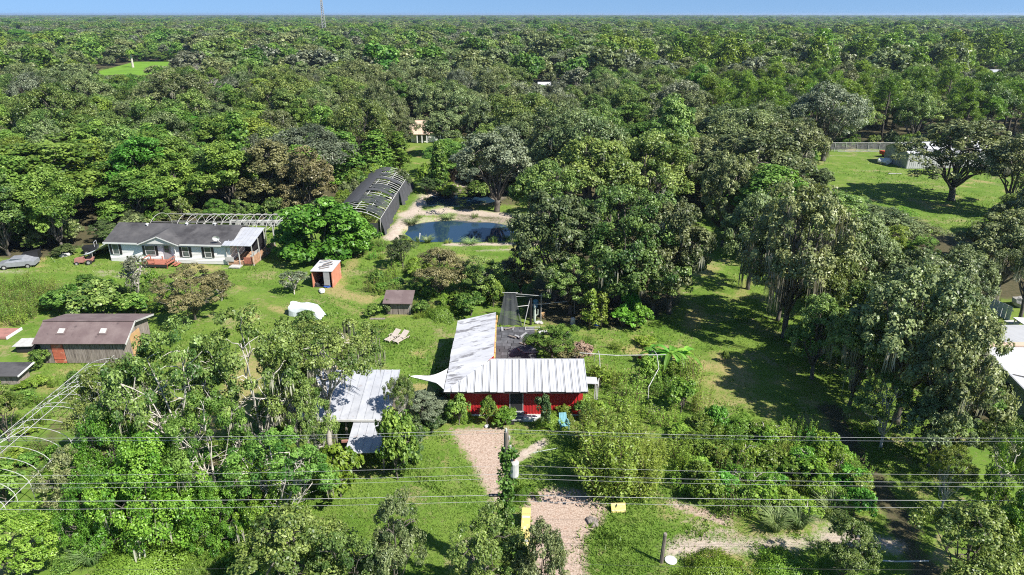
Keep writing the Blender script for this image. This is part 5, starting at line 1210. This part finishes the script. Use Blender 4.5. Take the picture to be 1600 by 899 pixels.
sub('door', MB().box((1.5, -.05, 1.05), (1.05, .07, 2.0)).box((1.5, -.1, 1.5), (.95, .03, .1)).box((1.5, -.1, .5), (.95, .03, .1)), 'reddoor', bs)
sub('side_door', MB().box((bl+.03, 2.0, 1.15), (.06, 1.7, 2.2)), 'plywood', bs)
for x in (1.75, 5.6):
    s = sub('skylight', MB().slab((x-.42, .35, 2.74), (x+.42, .35, 2.74), (x+.42, 1.0, 3.13), (x-.42, 1.0, 3.13), .14), 'brown_shingle', bs); sub('skylight_dome', MB().slab((x-.28, .45, 2.85), (x+.28, .45, 2.85), (x+.28, .9, 3.12), (x-.28, .9, 3.12), .06), 'stone', s)
sub('verge_board', MB().slab((bl+.45, -.47, 2.14), (bl+.5, -.47, 2.14), (bl+.5, 1.75, 3.49), (bl+.45, 1.75, 3.49), .16).slab((bl+.45, 1.76, 3.49), (bl+.5, 1.76, 3.49), (bl+.5, 5.05, 2.74), (bl+.45, 5.05, 2.74), .16), 'pipe', bs)
sub('ridge_cap', MB().box((bl/2, 1.75, 3.52), (bl+.9, .25, .05)), 'brown_shingle', bs)
g = G(45, 547); cb = thing('covered_box', 'low box under a grey sheet at the left end of the brown shed', 'box', (g.x, g.y, 0))
sub('box', MB().box((0, 0, .35), (1.5, 1.1, .7)), 'dark', cb); sub('sheet', MB().slab((-.95, -.75, .72), (.95, -.75, .78), (.95, .75, .95), (-.95, .75, .88), .05), 'stone', cb)
g = G(17, 603); ls = thing('low_shed', 'low dark roofed shed with white edge at the left picture edge', 'shed', (g.x, g.y, 0))
sub('wall', MB().box((-.8, 1.0, .5), (2.6, 1.6, 1.0)), 'wood', ls); sub('roof', MB().slab((-2.4, -.1, 1.0), (.9, -.1, 1.0), (.9, 2.1, 1.2), (-2.4, 2.1, 1.2), .08), 'shingle', ls); sub('verge_board', MB().slab((.9, -.12, 1.02), (.98, -.12, 1.02), (.98, 2.12, 1.22), (.9, 2.12, 1.22), .12), 'white', ls)
g = G(5, 527); rb = thing('raised_bed', 'bare red-brown raised bed with white edging at the left edge', 'garden bed', (g.x, g.y, 0))
sub('soil', MB().box((-.9, .6, .1), (3.2, 2.2, .2)), 'rust', rb); sub('edging', MB().box((.74, .6, .13), (.08, 2.3, .28)), 'white', rb)
# small wooden shed
g = G(604, 492); ws = thing('wooden_shed', 'small grey wooden shed with double doors behind the loungers', 'shed', (g.x, g.y, 0), R(-2))
sub('wall', MB().box((1.3, .75, .8), (2.5, 1.5, 1.6)), 'wood', ws)
for a in (.72, 1.86):
    dd_ = sub('door', MB().box((a, -.03, .78), (1.06, .05, 1.42)), 'wood', ws)
    for k in range(4): sub('plank', MB().box((a-.4+k*.265, -.065, .78), (.245, .02, 1.4)), 'wood', dd_)
sub('roof', MB().slab((-.25, -.45, 1.5), (2.9, -.45, 1.5), (2.9, 1.7, 2.2), (-.25, 1.7, 2.2), .09), 'brown_shingle', ws)
sub('corner_board', MB().box((2.57, .02, .8), (.06, .12, 1.55)), 'pipe', ws)
# orange box shed
g = G(489, 450); ob = thing('box_shed', 'box shed with orange side wall, white roof and open dark front', 'shed', (g.x, g.y, 0), R(-3))
sub('side_wall', MB().box((2.38, 1.8, 1.05), (.08, 3.5, 2.1)), 'orange', ob); sub('side_wall', MB().box((.04, 1.8, 1.05), (.08, 3.5, 2.1)), 'orange', ob); sub('back_wall', MB().box((1.2, 3.52, 1.05), (2.4, .07, 2.1)), 'orange', ob)
sub('floor', MB().box((1.2, 1.8, .06), (2.2, 3.3, .1)), 'dark', ob)
sub('roof', MB().slab((-.1, -.05, 2.14), (2.5, -.05, 2.14), (2.5, 3.65, 2.2), (-.1, 3.65, 2.2), .07), 'white_metal', ob)
sub('front_panel', MB().box((1.75, .03, 1.2), (.7, .05, 1.7)), 'grey', ob)
for k in range(4): tag(MB().box((0, 0, 0), (rng.uniform(1.2, 2.0), .16, .05)).build('loose_board', M['wood']), 'loose board lying on the white roof of the orange box shed', 'board', 'boards on the box shed roof').matrix_world = Matrix.Translation((g.x+.9+rng.uniform(-.2, .9), g.y+.8+k*.7, 2.235+.06*k)) @ Matrix.Rotation(rng.uniform(-.9, .9), 4, 'Z')
lump('bag', 503, 457, .5, 'white', 'white sacks in front of the orange box shed', 'sack', .6, 12); lump('bag', 512, 449, .4, 'bluebarrel', 'dark blue bags at the mouth of the orange box shed', 'bag', .6, 13); lump('bag', 497, 447, .45, 'dark', 'black heap inside the mouth of the orange box shed', 'heap', .7, 14)
# white tarp over a hoop
g = G(457, 490); wt = thing('tarp', 'white tarp draped over a long frame in the left yard', 'tarp', (g.x, g.y, 0), R(-12))
V = []; F = []; nu, nv = 14, 10
for i in range(nu+1):
    for j in range(nv+1):
        s = i/nu; a = math.pi*j/nv
        z = (1.35*math.sin(a)**.7)*(1 if s < .72 else 1-(s-.72)/.28*.8)
        V.append((3.9*s+.08*math.sin(7*a+9*s), -.8*math.cos(a)*(1+.1*math.sin(11*s))-.9*max(0, s-.7)*2, max(z+.07*math.sin(13*s+4*a), .03)))
for i in range(nu):
    for j in range(nv): k = i*(nv+1)+j; F.append((k, k+1, k+nv+2, k+nv+1))
mb = MB(); mb.add(V, F); sub('cover', mb, 'tarp', wt)
for x in (.3, 1.8): sub('hoop', MB().tube([(x, y*.7, z*.9) for y, z in arc(1, 0, 1.25, 8)], .03, 4), 'pipe', wt)
# metal roofed shed under the oaks
ms = thing('metal_shed', 'open shed with pale ribbed metal roof under the left oaks', 'shed', (0, 0, 0))
for i in range(11):
    a = -15.6+i*.6; b = a+.58
    sub('roof_panel', MB().slab((a, 42.9+rng.uniform(-.04, .04), 2.4), (b, 42.9, 2.4), (b, 48.6, 3.4), (a, 48.6, 3.4), .03).slab((b-.03, 42.9, 2.44), (b+.015, 42.9, 2.44), (b+.015, 48.6, 3.44), (b-.03, 48.6, 3.44), .05), 'pale_metal', ms)
sub('gutter', MB().box((-12.3, 42.85, 2.33), (6.7, .14, .14)), 'pipe', ms)
sub('back_wall', MB().box((-12.3, 48.4, 1.6), (6.4, .08, 3.2)), 'wood', ms)
for x in (-15.3, -12.3, -9.3): sub('post', MB().box((x, 43.2, 1.2), (.12, .12, 2.4)), 'wood', ms)
for i in range(5):
    a = -11.6+i*.58; b = a+.57
    sub('lean_to_panel', MB().slab((a, 39.6+i*.04, 1.75), (b, 39.6+i*.04, 1.75), (b, 42.7, 2.25), (a, 42.7, 2.25), .03).slab((b-.03, 39.65, 1.79), (b+.01, 39.65, 1.79), (b+.01, 42.7, 2.29), (b-.03, 42.7, 2.29), .04), 'pale_metal', ms)
sub('red_beam', MB().box((-11.3, 41.0, 1.85), (1.6, .14, .16), Matrix.Rotation(.1, 3, 'Z')), 'rust', ms); sub('post', MB().box((-9, 39.8, .85), (.1, .1, 1.7)), 'wood', ms); sub('post', MB().box((-11.4, 39.8, .85), (.1, .1, 1.7)), 'wood', ms)
lump('tarp', 478, 640, .9, 'bluebarrel', 'blue tarp bundle in the shade under the left oaks', 'tarp', .6, 15)
g = G(625, 672); tw = thing('wheel_hoop', 'white ring standing on the ivy-clad stump', 'hoop', (g.x+.1, g.y-.9, 1.9)); sub('ring', MB().tube([(.32*math.cos(k*math.pi/8), .32*math.sin(k*math.pi/8), .05*math.sin(k)) for k in range(17)], .04, 5), 'pipe', tw)
# ------------------------------------------------------------------ loungers and chair
def lounger(px, py, rz, lab):
    g = G(px, py); t = thing('sun_lounger', lab, 'sun lounger', (g.x, g.y, 0), rz, 'loungers on the lawn')
    sub('frame', MB().box((-.32, 0, .28), (.05, 1.9, .07)).box((.32, 0, .28), (.05, 1.9, .07)), 'beige', t)
    for i in range(6): sub('slat', MB().box((0, -.88+i*.17, .33), (.62, .15, .03)), 'beige', t)
    b = sub('backrest', MB().slab((-.33, .12, .34), (.33, .12, .34), (.33, .92, .82), (-.33, .92, .82), .04), 'beige', t)
    for sx in (-.3, .3):
        for y in (-.8, .75): sub('leg', MB().box((sx, y, .14), (.06, .08, .28)), 'beige', t)
        sub('armrest', MB().box((sx*1.25, .1, .5), (.06, .5, .04)).box((sx*1.25, -.1, .4), (.05, .05, .2)), 'beige', t)
lounger(614, 531, R(-32), 'left one of two beige sun loungers on the lawn'); lounger(627, 533, R(-32), 'right one of two beige sun loungers on the lawn')
g = G(881, 669); ch = thing('garden_chair', 'light blue slatted garden chair in front of the red house', 'chair', (g.x, g.y, 0), R(8))
for k in range(5): sub('back_slat', MB().slab((-.3+k*.122, .28, .35), (-.19+k*.122, .28, .35), (-.19+k*.122, .58, 1.05), (-.3+k*.122, .58, 1.05), .03), 'blue', ch)
for k in range(4): sub('seat_slat', MB().box((0, -.28+k*.15, .38-.02*k), (.6, .13, .03)), 'blue', ch)
for s in (-1, 1):
    sub('leg', MB().box((s*.33, -.3, .29), (.06, .1, .58)), 'blue', ch); sub('leg', MB().slab((s*.33-.03, .62, .02), (s*.33+.03, .62, .02), (s*.33+.03, .2, .45), (s*.33-.03, .2, .45), .08), 'blue', ch); sub('armrest', MB().box((s*.36, -.02, .6), (.14, .75, .03)), 'blue', ch)
# ------------------------------------------------------------------ vehicles by the left woods
def wheel(par, x, y, r, w, axis='Y', mt='rubber'):
    wv = []
    mb = MB(); d = V3((0, w/2, 0)) if axis == 'Y' else V3((w/2, 0, 0))
    mb.tube([V3((x, y, r))-d, V3((x, y, r))-d*.8, V3((x, y, r))+d*.8, V3((x, y, r))+d], [r*.9, r, r, r*.9], 14)
    t = sub('wheel', mb, mt, par); sub('rim', MB().tube([V3((x, y, r))-d*1.06, V3((x, y, r))+d*1.06], r*.55, 10), 'pipe_grey', t); return t
g = G(24, 421); car = thing('parked_car', 'silver car half under the trees at the left edge', 'car', (g.x, g.y+.8, 0), R(14))
prof = [(-2.1, .35), (-2.15, .75), (-1.2, .92), (-.55, 1.38), (.75, 1.40), (1.55, .98), (2.1, .88), (2.15, .4)]
def loft(prof, w0, w1):
    mb = MB(); n = len(prof)
    ww = [w0 if z < 1.1 else w1 for x, z in prof]
    mb.add([(x, -w, z) for (x, z), w in zip(prof, ww)]+[(x, w, z) for (x, z), w in zip(prof, ww)], [tuple(range(n)), tuple(range(2*n-1, n-1, -1))]+[(i, i+n, (i+1) % n+n, (i+1) % n) for i in range(n)]); return mb
sub('body', loft(prof, .88, .68), 'car', car)
sub('windscreen', MB().slab((-1.14, -.68, .965), (-1.14, .68, .965), (-.6, .6, 1.37), (-.6, -.6, 1.37), -.02), 'glass', car)
for s in (-1, 1):
    sub('side_window', MB().hexa([(-1.0, s*.80, .98), (1.35, s*.80, .98), (1.35, s*.84, .98), (-1.0, s*.84, .98)], [(-.5, s*.66, 1.34), (.75, s*.66, 1.34), (.75, s*.72, 1.34), (-.5, s*.72, 1.34)]), 'glass', car)
    sub('headlight', MB().box((-2.14, s*.62, .66), (.08, .34, .14)), 'pipe', car)
    for x in (-1.35, 1.3): wheel(car, x, s*.82, .32, .2)
g = G(48, 413); tl = thing('trailer', 'small black box trailer tilted beside the silver car', 'trailer', (g.x, g.y+.6, 0), R(20))
sub('box', MB().hexa([(-1.0, -.65, .45), (.9, -.65, .6), (.9, .65, .6), (-1.0, .65, .45)], [(-1.0, -.7, 1.35), (.9, -.7, 1.6), (.9, .7, 1.6), (-1.0, .7, 1.35)]), 'black', tl); sub('drawbar', MB().tube([(-1, 0, .5), (-2.0, 0, .4)], .05), 'grey', tl)
for s in (-1, 1): wheel(tl, 0, s*.75, .33, .18)
g = G(133, 413); tc = thing('garden_tractor', 'small faded red garden tractor at the left of the mobile home', 'tractor', (g.x, g.y, 0), R(10))
sub('hood', MB().hexa([(-1.1, -.32, .35), (.0, -.36, .35), (.0, .36, .35), (-1.1, .32, .35)], [(-1.05, -.27, .85), (.0, -.33, .98), (.0, .33, .98), (-1.05, .27, .85)]), 'rust', tc)
sub('mudguard', MB().box((.7, -.45, .72), (.75, .25, .12)).box((.7, .45, .72), (.75, .25, .12)).box((.7, 0, .6), (.7, .7, .3)), 'rust', tc); sub('seat', MB().box((.65, 0, .88), (.45, .45, .12)).box((.9, 0, 1.12), (.1, .45, .45)), 'black', tc)
sub('steering_wheel', MB().tube([(.0, 0, .9), (.22, 0, 1.15)], .025).tube([(.22+.06*math.cos(k*math.pi/5), .18*math.sin(k*math.pi/5), 1.15+.12*math.cos(k*math.pi/5)) for k in range(11)], .02, 4), 'black', tc)
for s in (-1, 1): wheel(tc, .7, s*.5, .36, .28); wheel(tc, -.8, s*.42, .24, .16)
g = G(142, 398); cr = thing('cart', 'dark open cart behind the garden tractor', 'cart', (g.x, g.y+.4, 0), R(15))
sub('tub', MB().hexa([(-.8, -.5, .5), (.7, -.5, .5), (.7, .5, .5), (-.8, .5, .5)], [(-1.0, -.6, 1.1), (.9, -.6, 1.1), (.9, .6, 1.1), (-1.0, .6, 1.1)]), 'black', cr); sub('roll_bar', MB().tube([(.6, -.55, 1.0), (.6, -.5, 1.7), (.6, .5, 1.7), (.6, .55, 1.0)], .04), 'grey', cr)
for s in (-1, 1): wheel(cr, -.5, s*.6, .3, .2); wheel(cr, .5, s*.6, .3, .2)
lump('junk_heap', 100, 402, .7, 'stone', 'grey heap in the shade between trailer and tractor', 'heap', .6, 16)
# ------------------------------------------------------------------ right: barn, fence, white building
bn = thing('metal_barn', 'grey metal barn with white roof behind the lone field tree', 'barn', (82.3, 141.6, 0), R(4))
gable_shed(bn, 0, 19, 0, 4.2, 8.4, 3.3, 4.8, 3.3, 'barnwall', 'white_metal', .25, .1)
stuffpart('wall_rib', ribbed_wall(ribbed_wall(MB(), (0, 8.4, 0), (0, 0, 0), .1, 3.2, .45, .04), (0, 0, 0), (19, 0, 0), .1, 3.2, .45, .04), 'barnwall', bn)
sub('door', MB().box((-.06, 4.2, 1.4), (.08, 3.2, 2.8)), 'barnwall', bn)
g = G(1387, 246); rt = thing('red_trailer', 'red utility trailer by the left wall of the metal barn', 'trailer', (g.x, g.y+.5, 0), R(15))
sub('bed', MB().hexa([(-1.4, -.8, .6), (1.2, -.8, .6), (1.2, .8, .6), (-1.4, .8, .6)], [(-1.5, -.9, 1.4), (1.3, -.9, 1.2), (1.3, .9, 1.2), (-1.5, .9, 1.4)]), 'redpaint', rt)
for s in (-1, 1): wheel(rt, 0, s*.95, .4, .25)
lump('junk_heap', 1384, 257, 1.2, 'white', 'heap of white and grey bags left of the metal barn', 'heap', .8, 17, 0, 5)
g = G(1398, 272); tag(MB().box((g.x, g.y, .08), (2.6, .3, .12)).build('plank', M['stone']), 'pale plank lying in the shadow of the metal barn', 'plank')
cf = thing('wire_fence', 'wire fence with white top rail along the back of the far right field', 'fence', (70.5, 160.8, 0))
for i in range(9): sub('post', MB().tube([(i*2.6, 0, 0), (i*2.6, 0, 2.0)], .06, 6), 'pipe', cf)
sub('top_rail', MB().tube([(0, 0, 2.0), (20.8, 0, 2.0)], .08, 6), 'pipe', cf); sub('bottom_rail', MB().tube([(6, -.1, .1), (20.8, -.1, .1)], .07, 6), 'pipe', cf)
mb = MB(); mb.add([(0, .05, .05), (20.8, .05, .05), (20.8, .05, 1.95), (0, .05, 1.95)], [(0, 1, 2, 3)]); sub('wire_mesh', mb, 'chain', cf)
wb = thing('white_building', 'pale green building with white roof at the right edge below the oaks', 'house', (40.6, 44.8, 0))
gable_shed(wb, 0, 10, 0, 7.6, 14, 2.45, 3.7, 2.5, 'palegreen', 'white_metal', .45, .12)
sub('ridge_cap', MB().box((5, 7.62, 3.76), (11, .7, .10)), 'tan_shingle', wb); sub('verge_board', MB().slab((-.52, -.45, 2.36), (-.46, -.45, 2.36), (-.46, 7.6, 3.68), (-.52, 7.6, 3.68), .2), 'grey', wb)
sub('fallen_branch', MB().tube([(-.3, 3.6, 3.1), (.9, 3.0, 3.02), (2.4, 3.1, 3.03), (4.0, 2.4, 2.92)], [.03, .05, .04, .02], 5), 'bark', wb)
sub('window', MB().box((-.03, 4, 1.5), (.06, 1.2, 1.0)), 'glass', wb)
fa = G(1530, 480); fb = G(1578, 503)
wf = thing('white_fence', 'weathered white board fence in the shade at the right edge', 'fence', (fa.x, fa.y, 0), math.atan2(fb.y-fa.y, fb.x-fa.x))
Lf = (fb-fa).length
for i in range(int(Lf/.55)): sub('board', MB().box((i*.55+.27, rng.normal(0, .02), .8), (.5, .05, 1.6+rng.normal(0, .05))), 'white', wf)
sub('rail', MB().box((Lf/2, .06, 1.2), (Lf, .06, .1)), 'stone', wf)
g = G(1577, 518); wx = thing('utility_box', 'white box with lid left of the canopy at the right edge', 'box', (g.x, g.y, 0), R(10))
sub('box', MB().box((0, 0, .5), (.95, .8, 1.0)), 'white', wx); sub('lid', MB().box((0, 0, 1.03), (1.05, .9, .06)), 'pipe', wx)
g = G(1603, 532); cn = thing('canopy', 'white flat canopy on posts cut by the right picture edge', 'canopy', (g.x, g.y+.5, 0))
sub('roof', MB().slab((-.6, -.4, 1.7), (2.5, -.4, 1.5), (2.5, 1.2, 1.6), (-.6, 1.2, 1.75), .1), 'white', cn)
for x, y in ((-.4, -.3), (2.2, -.3), (-.4, 1.1), (2.2, 1.1)): sub('post', MB().tube([(x, y, 0), (x, y, 1.5)], .06), 'white', cn)
g = G(1560, 522, 0); lump('tarp', 1592, 478, 1.0, 'stone', 'grey covered heap at the right edge behind the canopy', 'heap', .9, 18)
# ------------------------------------------------------------------ houses in the woods
th = thing('tan_house', 'house with tan roof in the gap of the woods behind the ponds', 'house', (-25.5, 173.6, 0))
gable_shed(th, 0, 8.4, 0, 4.8, 9.6, 2.6, 4.7, 2.6, 'siding', 'tan_shingle', .5, .12)
for x in (1.8, 3.0, 4.2): sub('post', MB().box((x, -1.3, 1.2), (.25, .25, 2.4)), 'white', th)
sub('porch_roof', MB().slab((.9, -1.6, 2.2), (5.0, -1.6, 2.2), (5.0, -.3, 2.6), (.9, -.3, 2.6), .1), 'tan_shingle', th); sub('window', MB().box((3.0, -.04, 1.3), (3.0, .06, 1.9)), 'glass', th); sub('window', MB().box((6.8, -.04, 1.5), (1.2, .06, 1.1)), 'glass', th)
for x in (1.0, 2.4): sub('chimney', MB().box((x+2, 6.2, 4.3), (.6, .6, 1.2)), 'dark', th)
def far_house(px, py, z, w, d, roofm, wallm, lab):
    g = G(px, py, z); t = thing('far_house', lab, 'house', (g.x-w/2, g.y-d*.25, 0))
    gable_shed(t, 0, w, 0, d/2, d, z-1.0, z+.7, z-1.0, wallm, roofm, .4, .12)
    for k in (.2, .5, .8): sub('window', MB().box((w*k, -.04, (z-1)*.55), (1.2, .06, 1.2)), 'glass', t)
far_house(860, 132, 4.5, 9, 9, 'white_metal', 'siding', 'white roofed house glimpsed in the woods above the central grove')
far_house(990, 207, 4.2, 6, 6, 'pipe', 'siding', 'pale roof glimpsed just above the central grove')
far_house(1412, 76, 6, 14, 12, 'white_metal', 'siding', 'distant white house above the pines at upper right')
far_house(1550, 112, 5, 13, 12, 'pale_metal', 'siding', 'white roofed house beside the white pole at upper right')
far_house(1535, 124, 4.5, 9, 10, 'white_metal', 'siding', 'smaller white roof left of the white pole at upper right')
g = G(1570, 118, 0); wp = thing('white_pole', 'tall white pole rising from the woods at upper right', 'pole', (g.x, g.y, 0)); sub('shaft', MB().tube([(0, 0, 0), (1.0, 0, zat(88, g.y))], [.35, .22], 8), 'pipe', wp); sub('cap', MB().lathe((1.0, 0, zat(88, g.y)), [(.3, 0), (.3, .3), (.1, .5)], 8), 'pipe', wp)
# radio mast
MY = 820.0; MX = (508-800)/FPX*(MY*math.cos(PITCH)+CAMH*math.sin(PITCH)); MHt = zat(-14, MY)
rm = thing('radio_mast', 'tall lattice radio mast on the horizon left of centre', 'mast', (MX, MY, 0))
ww = lambda z: 3.2*(1-z/MHt*.82)
for k in range(3):
    a = k*2.094; sub('leg', MB().tube([(math.cos(a)*ww(z), math.sin(a)*ww(z), z) for z in (0, MHt*.5, MHt)], .32, 5), 'pipe_grey', rm)
mb = MB(); z = 0
while z < MHt-2:
    z2 = z+max(ww(z)*1.5, 2)
    z2 = min(z2, MHt)
    for k in range(3):
        a, b = k*2.094, (k+1)*2.094
        mb.tube([(math.cos(a)*ww(z), math.sin(a)*ww(z), z), (math.cos(b)*ww(z2), math.sin(b)*ww(z2), z2)], .16, 4); mb.tube([(math.cos(a)*ww(z2), math.sin(a)*ww(z2), z2), (math.cos(b)*ww(z2), math.sin(b)*ww(z2), z2)], .14, 4)
    z = z2
stuffpart('lattice', mb, 'pipe_grey', rm); sub('antenna', MB().box((.8, 0, MHt*.82), (1.2, .6, 2.6)).box((-.8, 0, MHt*.9), (1.0, .6, 2.6)), 'pipe_grey', rm)
# palm on the far lawn
g = G(208, 106); pm = thing('palm_tree', 'pale trunked palm on the small bright lawn in the upper left woods', 'tree', (g.x, g.y, 0))
sub('trunk', MB().tube([(0, 0, 0), (.1, 0, 5), (0, 0, 9)], [.75, .55, .45], 8), 'palebark', pm)
V = []; r_ = np.random.default_rng(4)
for k in range(38):
    a = r_.uniform(0, 6.28); e = r_.uniform(-.5, 1.0); d = np.array([math.cos(a), math.sin(a), 0]); s = np.array([-d[1], d[0], 0])*.5
    p0 = np.array([0, 0, 9.]); p1 = p0+d*1.6+[0, 0, 1.4*e]; p2 = p0+d*3.3+[0, 0, .6*e-1.0]
    V += [p0-s*.3, p0+s*.3, p1+s, p1-s, p1-s, p1+s, p2+s*.2, p2-s*.2]
link('crown', quads_mesh('crown', np.array(V), np.full(len(V)//4, .6)), pm, M['vine'])
# ------------------------------------------------------------------ banana plants
def banana(px, py, H, n, seed, lab):
    g = G(px, py); t = thing('banana_plant', lab, 'plant', (g.x, g.y, 0)); r_ = np.random.default_rng(seed)
    sub('stem', MB().tube([(0, 0, 0), (.05, 0, H*.35), (0, .05, H*.55)], [.13, .11, .07], 7), 'palegreen', t)
    for k in range(n):
        a = k*2.4+r_.normal(0, .2); d = V3((math.cos(a), math.sin(a), 0)); s = V3((-d.y, d.x, 0)); L = H*r_.uniform(.62, .9); up = r_.uniform(.25, .75)
        V = []; F = []; m = 6
        for i in range(m+1):
            u = i/m; p = V3((0, .03, H*.5))+d*(L*u*(1-.25*up))+V3((0, 0, L*(up*1.5*u-1.15*u*u*(1.1-up*.5)))); w = .23*math.sin(math.pi*min(1, u*.92+.06))**.6*(1 if i else .15)
            V += [p-s*w+V3((0, 0, .06)), p, p+s*w+V3((0, 0, .06))]
        for i in range(m): q = i*3; F += [(q, q+1, q+4, q+3), (q+1, q+2, q+5, q+4)]
        mb = MB(); mb.add(V, F); me = mb.mesh('leaf'); a_ = me.attributes.new('tint', 'FLOAT', 'FACE'); a_.data.foreach_set('value', np.full(len(F), r_.uniform(.3, 1.0), dtype=np.float32)); link('leaf', me, t, M['fig'])
banana(1046, 578, 3.0, 12, 1, 'tallest banana plant at the edge of the garden'); banana(1030, 575, 2.4, 10, 2, 'banana plant left of the tallest one'); banana(1064, 576, 2.6, 10, 3, 'banana plant nearest the lane'); banana(1015, 566, 1.7, 7, 4, 'low banana plant behind the red sack')
lump('bag', 1007, 562, .38, 'redpaint', 'red sack in the garden left of the banana plants', 'sack', .8, 20); lump('junk_heap', 1013, 645, .55, 'wood', 'dark scrap heap among the garden weeds', 'heap', .5, 21); lump('bag', 986, 655, .25, 'tarp', 'small pale bag on the ground near the scrap heap', 'bag', .6, 22); lump('bag', 967, 630, .35, 'stone', 'pale stones beside the left garden hoop', 'stones', .4, 23)
# ------------------------------------------------------------------ utility pole, wires, roadside things
up = thing('utility_pole', 'wooden utility pole with a transformer, wrapped in creeper', 'utility pole', (-.3, 29.9, 0))
sub('shaft', MB().tube([(0, 0, -.2), (0, 0, 10)], [.17, .12], 10), 'polewood', up)
tf = sub('transformer', MB().lathe((.42, -.05, 7.3), [(.22, 0), (.24, .06), (.24, .82), (.26, .84), (.2, .92), (.05, .96)], 14), 'pipe', up); sub('bushing', MB().lathe((.42, -.05, 8.26), [(.05, 0), (.06, .1), (.04, .26)], 8), 'rust', tf); sub('bracket', MB().box((.15, -.05, 7.8), (.2, .08, .5)), 'grey', tf)
sub('insulator', MB().lathe((0, 0, 10), [(.05, 0), (.06, .12), (.05, .22)], 8).lathe((.16, 0, 9.55), [(.05, 0), (.06, .12), (.05, .2)], 8), 'pipe', up); sub('fuse_switch', MB().box((.22, 0, 9.0), (.1, .1, .35)).box((.14, 0, 9.1), (.2, .04, .04)), 'pipe', up)
sub('bracket_arm', MB().box((-.5, 0, 6.0), (.9, .12, .12)), 'black', up)
Cn = np.stack([rng.normal(0, .13, 90), rng.normal(0, .13, 90), rng.uniform(.3, 8.9, 90)], -1)
Vv, Tt = cloud(Cn, rng.uniform(.2, .42, 90), 46, .09, rng, 1.0, .2, None, .75); ivy = link('creeper', quads_mesh('creeper', Vv, Tt), None, M['darkbush']); ivy.location = (-.3, 29.9, 0); tag(ivy, 'dark creeper climbing the utility pole', 'creeper')
ivy.material_slots[0].material = M['laurel']
def wire(z0, zl, zr, y, lab, mt='wire', r=.0075, xl=-48, xr=48, sag=.5):
    mb = MB(); P = []
    for i in range(33):
        x = xl+(xr-xl)*i/32
        if x < -.3: t = (x+.3)/(xl+.3); z = z0+(zl-z0)*t-4*sag*t*(1-t)
        else: t = (x+.3)/(xr+.3); z = z0+(zr-z0)*t-4*sag*t*(1-t)
        P.append((x, y, z))
    tag(mb.tube(P, r, 5).build('power_line', M[mt]), lab, 'power line')
wire(10.15, 10.1, 10.1, 29.9, 'topmost overhead wire, running over the pole top'); wire(9.85, 9.85, 9.8, 30.05, 'second overhead wire just below the topmost one')
wire(7.9, 7.6, 7.7, 29.95, 'upper of the three wires at transformer height', r=.006); wire(7.55, 7.3, 7.45, 29.7, 'middle of the three wires at transformer height', r=.0075); wire(7.2, 6.9, 7.1, 29.8, 'lower of the three wires at transformer height', r=.006)
wire(6.15, 6.0, 6.1, 29.75, 'thick pale cable crossing the yellow board', r=.0115, sag=.35); wire(5.7, 5.3, 5.5, 29.8, 'dark cable just under the thick pale one', 'wire', .008, sag=.35)
wire(3.6, 3.5, 3.5, 27.6, 'lowest thin wire near the bottom edge', 'wire_dark', .006)
def board(px, py, w, h, lean, rz, lab, name='board'):
    g = G(px, py); t = thing(name, lab, 'board', (g.x, g.y, 0), rz); c, s = math.cos(lean), math.sin(lean)
    sub('panel', MB().slab((-w/2, 0, .05), (w/2, 0, .05), (w/2, h*c, .05+h*s), (-w/2, h*c, .05+h*s), .05), 'yellow', t)
    for k in (.2, .75): sub('cross_bar', MB().slab((-w/2+.03, h*c*k, .06+h*s*k), (w/2-.03, h*c*k, .06+h*s*k), (w/2-.03, h*c*(k+.05), .06+h*s*(k+.05)), (-w/2+.03, h*c*(k+.05), .06+h*s*(k+.05)), .03), 'stone', t)
board(819, 862, .55, 3.0, .28, R(-4), 'long yellow board lying along the left edge of the drive'); board(967, 802, .95, .6, .9, R(3), 'small yellow board propped before the feathery bushes'); board(1107, 882, .8, .5, .8, R(-5), 'yellow board half hidden in the bottom hedge')
g = G(1033, 880); gpst = thing('wooden_post', 'old grey wooden post standing on the front lawn', 'post', (g.x, g.y, 0)); sub('shaft', MB().tube([(0, 0, -.1), (.03, 0, 1.0), (.08, .05, 2.1)], [.13, .12, .10], 8), 'polewood', gpst); sub('top_cap', MB().lathe((.08, .05, 2.08), [(.12, 0), (.09, .08)], 8), 'wood', gpst)
g = G(1048, 878); tag(MB().lathe((0, 0, 0), [(.28, 0), (.36, .08), (.36, .12), (.2, .16), (.05, .17)], 16).build('disc', M['white']), 'round white disc lying on the grass beside the wooden post', 'disc').location = (g.x, g.y, .02)
g = G(1398, 884); tag(MB().tube([(g.x-1.6, g.y, .45), (g.x, g.y-.03, .33), (g.x+1.9, g.y, .36)], .045, 6).build('pipe', M['pipe']), 'white pipe lying across the verge at the bottom right', 'pipe')
g = G(846, 706); tag(MB().tube([(g.x-.6, g.y-.2, .05), (g.x, g.y, .06), (g.x+1.2, g.y+.35, .06)], .03, 5).build('hose', M['palegreen']), 'pale green hose lying on the lawn right of the pole', 'hose')
g = G(655, 374); tag(MB().tube([(g.x, g.y, 0), (g.x+.15, g.y, .9)], .09, 6).build('pipe', M['white']), 'white pipe stub at the near edge of the pond', 'pipe')
g = G(810, 655); lump('bag', 760, 668, .25, 'white', 'white stones at the end of the mulch drive', 'stones', .5, 30); lump('leaf_heap', 925, 815, .45, 'wood', 'heap of brown leaves on the drive', 'leaf heap', .35, 31)
lump('dark_heap', 620, 440, .8, 'dark', 'black mat in the weeds above the small wooden shed', 'heap', .5, 32)
lump('bag', 652, 478, .3, 'white', 'white sack right of the small wooden shed', 'sack', .7, 33)
tag(MB().box((*G(590, 500).xy, .1), (1.6, .3, .15)).build('log', M['wood']), 'short log lying left of the small wooden shed', 'log')
